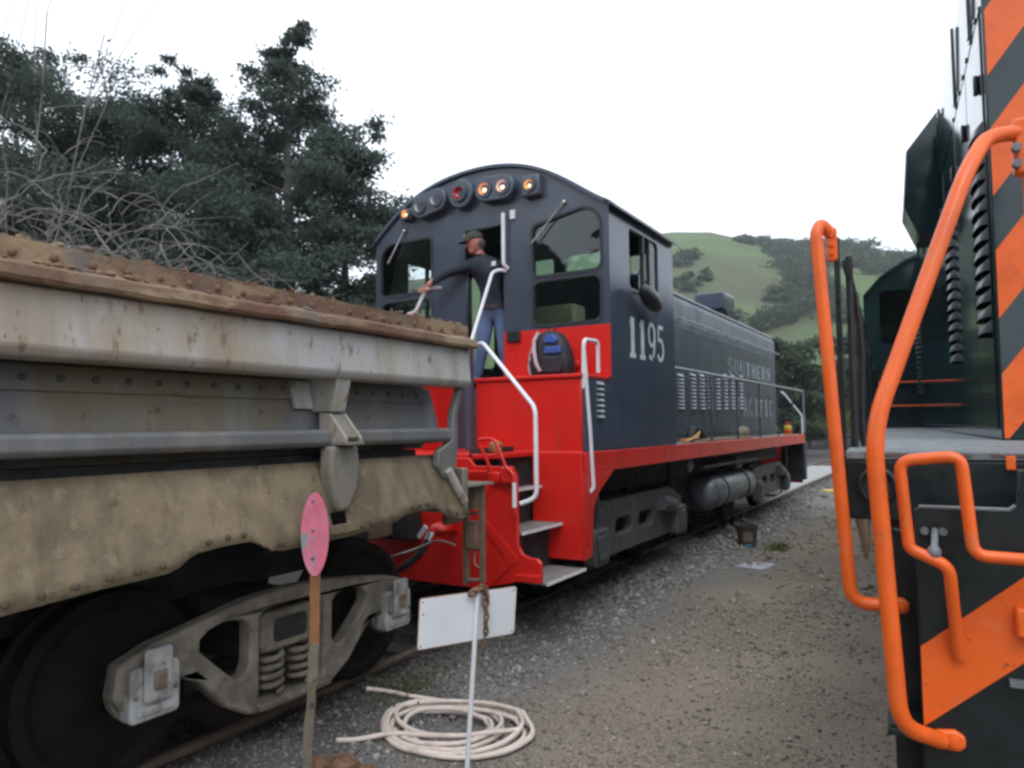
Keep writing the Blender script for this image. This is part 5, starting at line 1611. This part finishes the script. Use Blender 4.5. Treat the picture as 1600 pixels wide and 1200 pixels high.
# ------------------------------------------------------------------ track-side signs
ps = thing('oval_marker', 'faded pink oval marker on a rusty post before the dump car', 'marker', (1.545, -3.95, GZ))
vz = lambda z: z - GZ
ax = Vector((.80, .60, 0))
ov = []
for a in np.linspace(0, 2 * math.pi, 41)[:-1]:
    w = .070 * math.copysign(abs(math.cos(a)) ** 1.1, math.cos(a))
    ov.append((w, 1.172 + .212 * math.sin(a)))
ovm = MB()
nrm = Vector((.60, -.80, 0))
fr0 = [(ax * p + nrm * .020 + Vector((0.03, 0.02, vz(z)))) for p, z in ov]
bk0 = [(ax * p + nrm * .014 + Vector((0.03, 0.02, vz(z)))) for p, z in ov]
k = len(ov)
ovm.add(fr0 + bk0, [tuple(range(k)), tuple(range(k, 2 * k))[::-1]] + [(i, (i + 1) % k, (i + 1) % k + k, i + k) for i in range(k)])
pp_ = ovm.build('oval_plate', m_pink, ps, ang=30)
for dz in (.17, .02, -.12):
    p = ax * (-.01) + nrm * .022 + Vector((.03, .02, vz(1.172 + dz)))
    MB().ball(p, .009, 8, 6).build('bolt', m_plat, pp_)
def bar(p0, p1, hw, hd):
    p0, p1 = Vector(p0), Vector(p1)
    vs = []
    for p in (p0, p1):
        for a, b in ((-1, -1), (1, -1), (1, 1), (-1, 1)):
            vs.append(p + ax * a * hw + nrm * b * hd)
    return MB().add(vs, [(3, 2, 1, 0), (4, 5, 6, 7), (0, 1, 5, 4), (1, 2, 6, 5), (2, 3, 7, 6), (3, 0, 4, 7)])
bar((.027, .02, vz(.62)), (.030, .02, vz(1.26)), .026, .010).build('post', m_post, ps, bevel=.004)['label'] = 'orange rusty upper half of the post'
lowp = MB()
lp_pts = [Vector((-.02, -.0, -.05)).lerp(Vector((.027, .02, vz(.625))), i / 14) + Vector((random.uniform(-.003, .003), random.uniform(-.003, .003), 0)) for i in range(15)]
vs = []
for i, p in enumerate(lp_pts):
    wv = .024 + random.uniform(-.004, .003)
    for a, b in ((-1, -1), (1, -1), (1, 1), (-1, 1)):
        vs.append(p + ax * a * wv + nrm * b * .011)
lowp.add(vs, [(3, 2, 1, 0), (56, 57, 58, 59)] + [(i * 4 + j, i * 4 + (j + 1) % 4, i * 4 + 4 + (j + 1) % 4, i * 4 + 4 + j) for i in range(14) for j in range(4)])
lowp.build('post', m_postlow, ps, bevel=.003)['label'] = 'mossy weathered lower half of the post'

ws = thing('blank_sign', 'blank white rectangular sign on a thin white post beside the hose coil', 'sign', (2.065, -3.285, GZ))
# board corners in the world, slightly tilted
Bc = [(1.993, -3.623, .838), (2.243, -3.060, .812), (2.224, -3.054, .550), (1.974, -3.616, .557)]
o0 = Vector((2.065, -3.285, GZ))
ctr = sum((Vector(b) for b in Bc), Vector()) / 4
bx1 = ((Vector(Bc[1]) - Vector(Bc[0])) + (Vector(Bc[2]) - Vector(Bc[3]))).normalized()
bz1 = ((Vector(Bc[0]) - Vector(Bc[3])) + (Vector(Bc[1]) - Vector(Bc[2]))); bz1 = (bz1 - bx1 * bz1.dot(bx1)).normalized()
bn = bx1.cross(bz1)
hw_ = .306; hh_ = .134
def board(pts2, d0, d1, name, mat, parent, bevel=0):
    n_ = len(pts2)
    A = [ctr - o0 + bx1 * p + bz1 * q + bn * d0 for p, q in pts2]
    B = [ctr - o0 + bx1 * p + bz1 * q + bn * d1 for p, q in pts2]
    return MB().add(A + B, [tuple(range(n_)), tuple(range(n_, 2 * n_))[::-1]] + [(i, (i + 1) % n_, (i + 1) % n_ + n_, i + n_) for i in range(n_)]).build(name, mat, parent, bevel=bevel)
bd = board(rrect(-hw_, hw_, -hh_, hh_, .016), .006, .010, 'sign_board', m_signedge, ws)
board(rrect(-hw_ + .004, hw_ - .004, -hh_ + .004, hh_ - .004, .014), .010, .0115, 'white_face', m_sign, bd)
for p, q in ((-hw_ + .02, hh_ - .02), (hw_ - .02, hh_ - .02), (hw_ - .02, -hh_ + .02), (-hw_ + .02, -hh_ + .02), (-hw_ + .025, .05)):
    MB().ball(ctr - o0 + bx1 * p + bz1 * q + bn * .0115, (.005, .005, .005), 8, 6).build('bolt_hole', m_rust, bd)
top_p = ctr - o0 + bz1 * (hh_ + .005) + bx1 * .035 + bn * .028
MB().tube([(top_p.x - .085, top_p.y + .0, -.05), top_p], .0135, 10).build('post', m_sign, ws)
# rusty chain hanging on the sign
ch = thing('rusty_chain', 'rusty brown chain looped over the top of the blank white sign', 'chain', o0 + top_p)
def chain_link(c, d, side, L=.05, W=.026, r=.008):
    d = Vector(d).normalized(); side = Vector(side); side = (side - d * side.dot(d)).normalized()
    pts = []
    for a in np.linspace(0, 2 * math.pi, 19)[:-1]:
        pts.append(Vector(c) + d * math.cos(a) * L * .5 * (1.0) + side * math.sin(a) * W * .5)
    MB().tube(pts, r, 7, closed=True).build('chain_link', m_rust, ch)
nb = Vector((bn.x, bn.y, bn.z))
path = [(-.035, .0), (-.005, .016), (.028, .012), (.042, -.022), (.040, -.060), (.044, -.100), (.050, -.140), (.048, -.178), (.052, -.215)]
for i, (a, b) in enumerate(path):
    c = bx1 * a + bz1 * b + nb * (.022 if i > 2 else .012)
    d = (bx1 * (path[min(i + 1, 8)][0] - path[max(i - 1, 0)][0]) + bz1 * (path[min(i + 1, 8)][1] - path[max(i - 1, 0)][1]))
    chain_link(c, d, (nb if i % 2 else bz1 if i < 2 else bx1), r=.0085 if i < 5 else .006, L=.056 if i < 5 else .05, W=.032 if i < 5 else .024)
MB().tube([bx1 * .052 + bz1 * -.22 + nb * .02, bx1 * .045 + bz1 * -.30 + nb * .01, bx1 * .03 + bz1 * -.36 + nb * .0, bx1 * .026 + bz1 * -.40], .0045, 6).build('wire', m_rust, ch)

# ------------------------------------------------------------------ hose coil
cen = Vector((1.69, -2.93, GZ))
hose = thing('hose_coil', 'cream coloured hose coiled on the gravel beside the sign post', 'hose', cen)
rnd = random.Random(5)
pts = []
e1, e2 = Vector((.91, .41, 0)), Vector((-.41, .91, 0))
turns = [(.44, .36, 0, 0), (.40, .34, .02, .02), (.46, .35, .05, -.03), (.35, .30, -.04, .02), (.42, .30, .04, -.06), (.28, .20, -.03, .0), (.37, .33, -.06, .03), (.22, .15, .02, .0), (.45, .33, .06, -.02)]
N = 40
for i, (ra, rb, ox, oy) in enumerate(turns):
    nxt = turns[(i + 1) % len(turns)]
    for j in range(N):
        f = j / N
        f2 = f * f * (3 - 2 * f)
        A = ra + (nxt[0] - ra) * f2; B = rb + (nxt[1] - rb) * f2; X_ = ox + (nxt[2] - ox) * f2; Y_ = oy + (nxt[3] - oy) * f2
        a = 2 * math.pi * f + .6
        q = e1 * (A * math.cos(a) + X_) + e2 * (B * math.sin(a) + Y_)
        pts.append((q.x, q.y, gz(cen.x + q.x, cen.y + q.y) - GZ + .016 + .010 * i * (.35 + .35 * math.sin(a * 1 + i * 1.7)) + .004))
MB().tube(pts, .0145, 8).build('hose', m_rope, hose, ang=60)
tail1 = [e1 * .30 + e2 * .30 + Vector((0, 0, .05)), e1 * -.05 + e2 * .36 + Vector((0, 0, .03)), e1 * -.40 + e2 * .31 + Vector((0, 0, .02)), e1 * -.62 + e2 * .27 + Vector((0, 0, .016))]
lift = lambda L: [Vector((q.x, q.y, q.z + gz(cen.x + q.x, cen.y + q.y) - GZ)) for q in L]
MB().tube(lift(bend(tail1, .2, 6)), .0145, 8).build('hose_end', m_rope, hose, ang=60)
tail2 = [e1 * .44 + e2 * -.08 + Vector((0, 0, .07)), e1 * .10 + e2 * -.22 + Vector((0, 0, .075)), e1 * -.30 + e2 * -.20 + Vector((0, 0, .055)), e1 * -.48 + e2 * -.27 + Vector((0, 0, .02)), e1 * -.60 + e2 * -.34 + Vector((0, 0, .016))]
MB().tube(lift(bend(tail2, .25, 6)), .0145, 8).build('hose_end', m_rope, hose, ang=60)

# ------------------------------------------------------------------ small things on the ground
for i, (dx, dy, s, lab) in enumerate(((0, 0, .075, 'largest rusty brown lump at the foot of the pink marker post'), (.12, .06, .05, 'small orange rusty lump nearest the hose coil'), (-.10, -.08, .06, 'rusty brown lump left of the largest one by the marker post'))):
    mb = MB().ball((0, 0, 0), (s * 1.25, s, s * .8), 12, 8, Matrix.Rotation(random.uniform(0, 3), 3, 'Z'), .16)
    o = single('rusty_lump', mb, m_rust, lab, 'scrap', (1.50 + dx, -3.66 + dy, gz(1.5 + dx, -3.66 + dy) + s * .5), ang=20)
    o['group'] = 'rusty lumps by the marker post'
bk = thing('plastic_bucket', 'dark plastic bucket standing on the gravel beside the locomotive', 'bucket', (1.62, 4.85, GZ), .3)
m_bucket = P('dark_bucket', (.035, .030, .026), .55, var=.3, vs=9, layers=[((.14, .10, .07), 6, .5, .7, None, .6)])
MB().lathe([(.01, .0), (.135, .0), (.155, .30), (.165, .30), (.165, .325), (.148, .325), (.128, .02), (.01, .02)], 'z', (0, 0, 0), 28).build('pail', m_bucket, bk)
MB().tube([(.16 * math.cos(a), .02, .30 - .16 * math.sin(a)) for a in np.linspace(0, math.pi, 13)], .005, 6).build('wire_handle', m_chrome, bk)
MB().prism(rrect(-.05, .05, .035, .055, .008), 'y', -.1445, -.136).build('blue_label', P('cyan_print', (.05, .33, .42), .5), bk)
MB().prism(rrect(-.07, .07, .09, .24, .02), 'y', -.158, -.142).build('brown_label', P('brown_label', (.13, .10, .07), .7), bk)
single('metal_sheet', MB().prism([(-.20, -.20), (.17, -.24), (.24, .20), (-.12, .25)], 'z', .012, .020), P('grey_sheet', (.36, .37, .42), .55, var=.12), 'flat pale grey sheet lying on the dirt beyond the bucket', 'sheet', (2.07, 3.28, GZ))
wd = thing('weed', 'low green weed growing between the bucket and the orange handrail', 'weed', (2.10, 4.75, GZ))
leaves_mesh('leaves', rng.normal(size=(420, 3)) * np.array([.11, .20, .03]) + np.array([0, 0, .03]), .022, m_leafy, parent=wd)
MB().tube([(0, 0, 0), (.02, .05, .05)], .006, 5).build('stem', m_leafy, wd)
wd2 = thing('weed', 'sparse green weed in the gravel left of the hose coil', 'weed', (1.12, -2.72, gz(1.12, -2.72)))
leaves_mesh('leaves', rng.normal(size=(500, 3)) * np.array([.12, .20, .012]) + np.array([0, 0, .015]), .014, m_leafy, parent=wd2)
MB().tube([(0, 0, 0), (.02, .05, .03)], .004, 5).build('stem', m_leafy, wd2)

# ------------------------------------------------------------------ damp valley air
hz_me = MB().box(-620, 620, -620, 620, -3.0, 135).mesh('haze')
hz_m = bpy.data.materials.new('valley_haze')
hz_m.use_nodes = True
hz_m.node_tree.nodes.clear()
_o = hz_m.node_tree.nodes.new('ShaderNodeOutputMaterial')
_v = hz_m.node_tree.nodes.new('ShaderNodeVolumePrincipled')
_v.inputs['Color'].default_value = (.86, .93, 1.0, 1)
_v.inputs['Density'].default_value = .0006
_v.inputs['Anisotropy'].default_value = .2
hz_m.node_tree.links.new(_v.outputs['Volume'], _o.inputs['Volume'])
tag(link('haze', hz_me, hz_m), 'thin pale haze in the valley air', 'haze', kind='stuff')
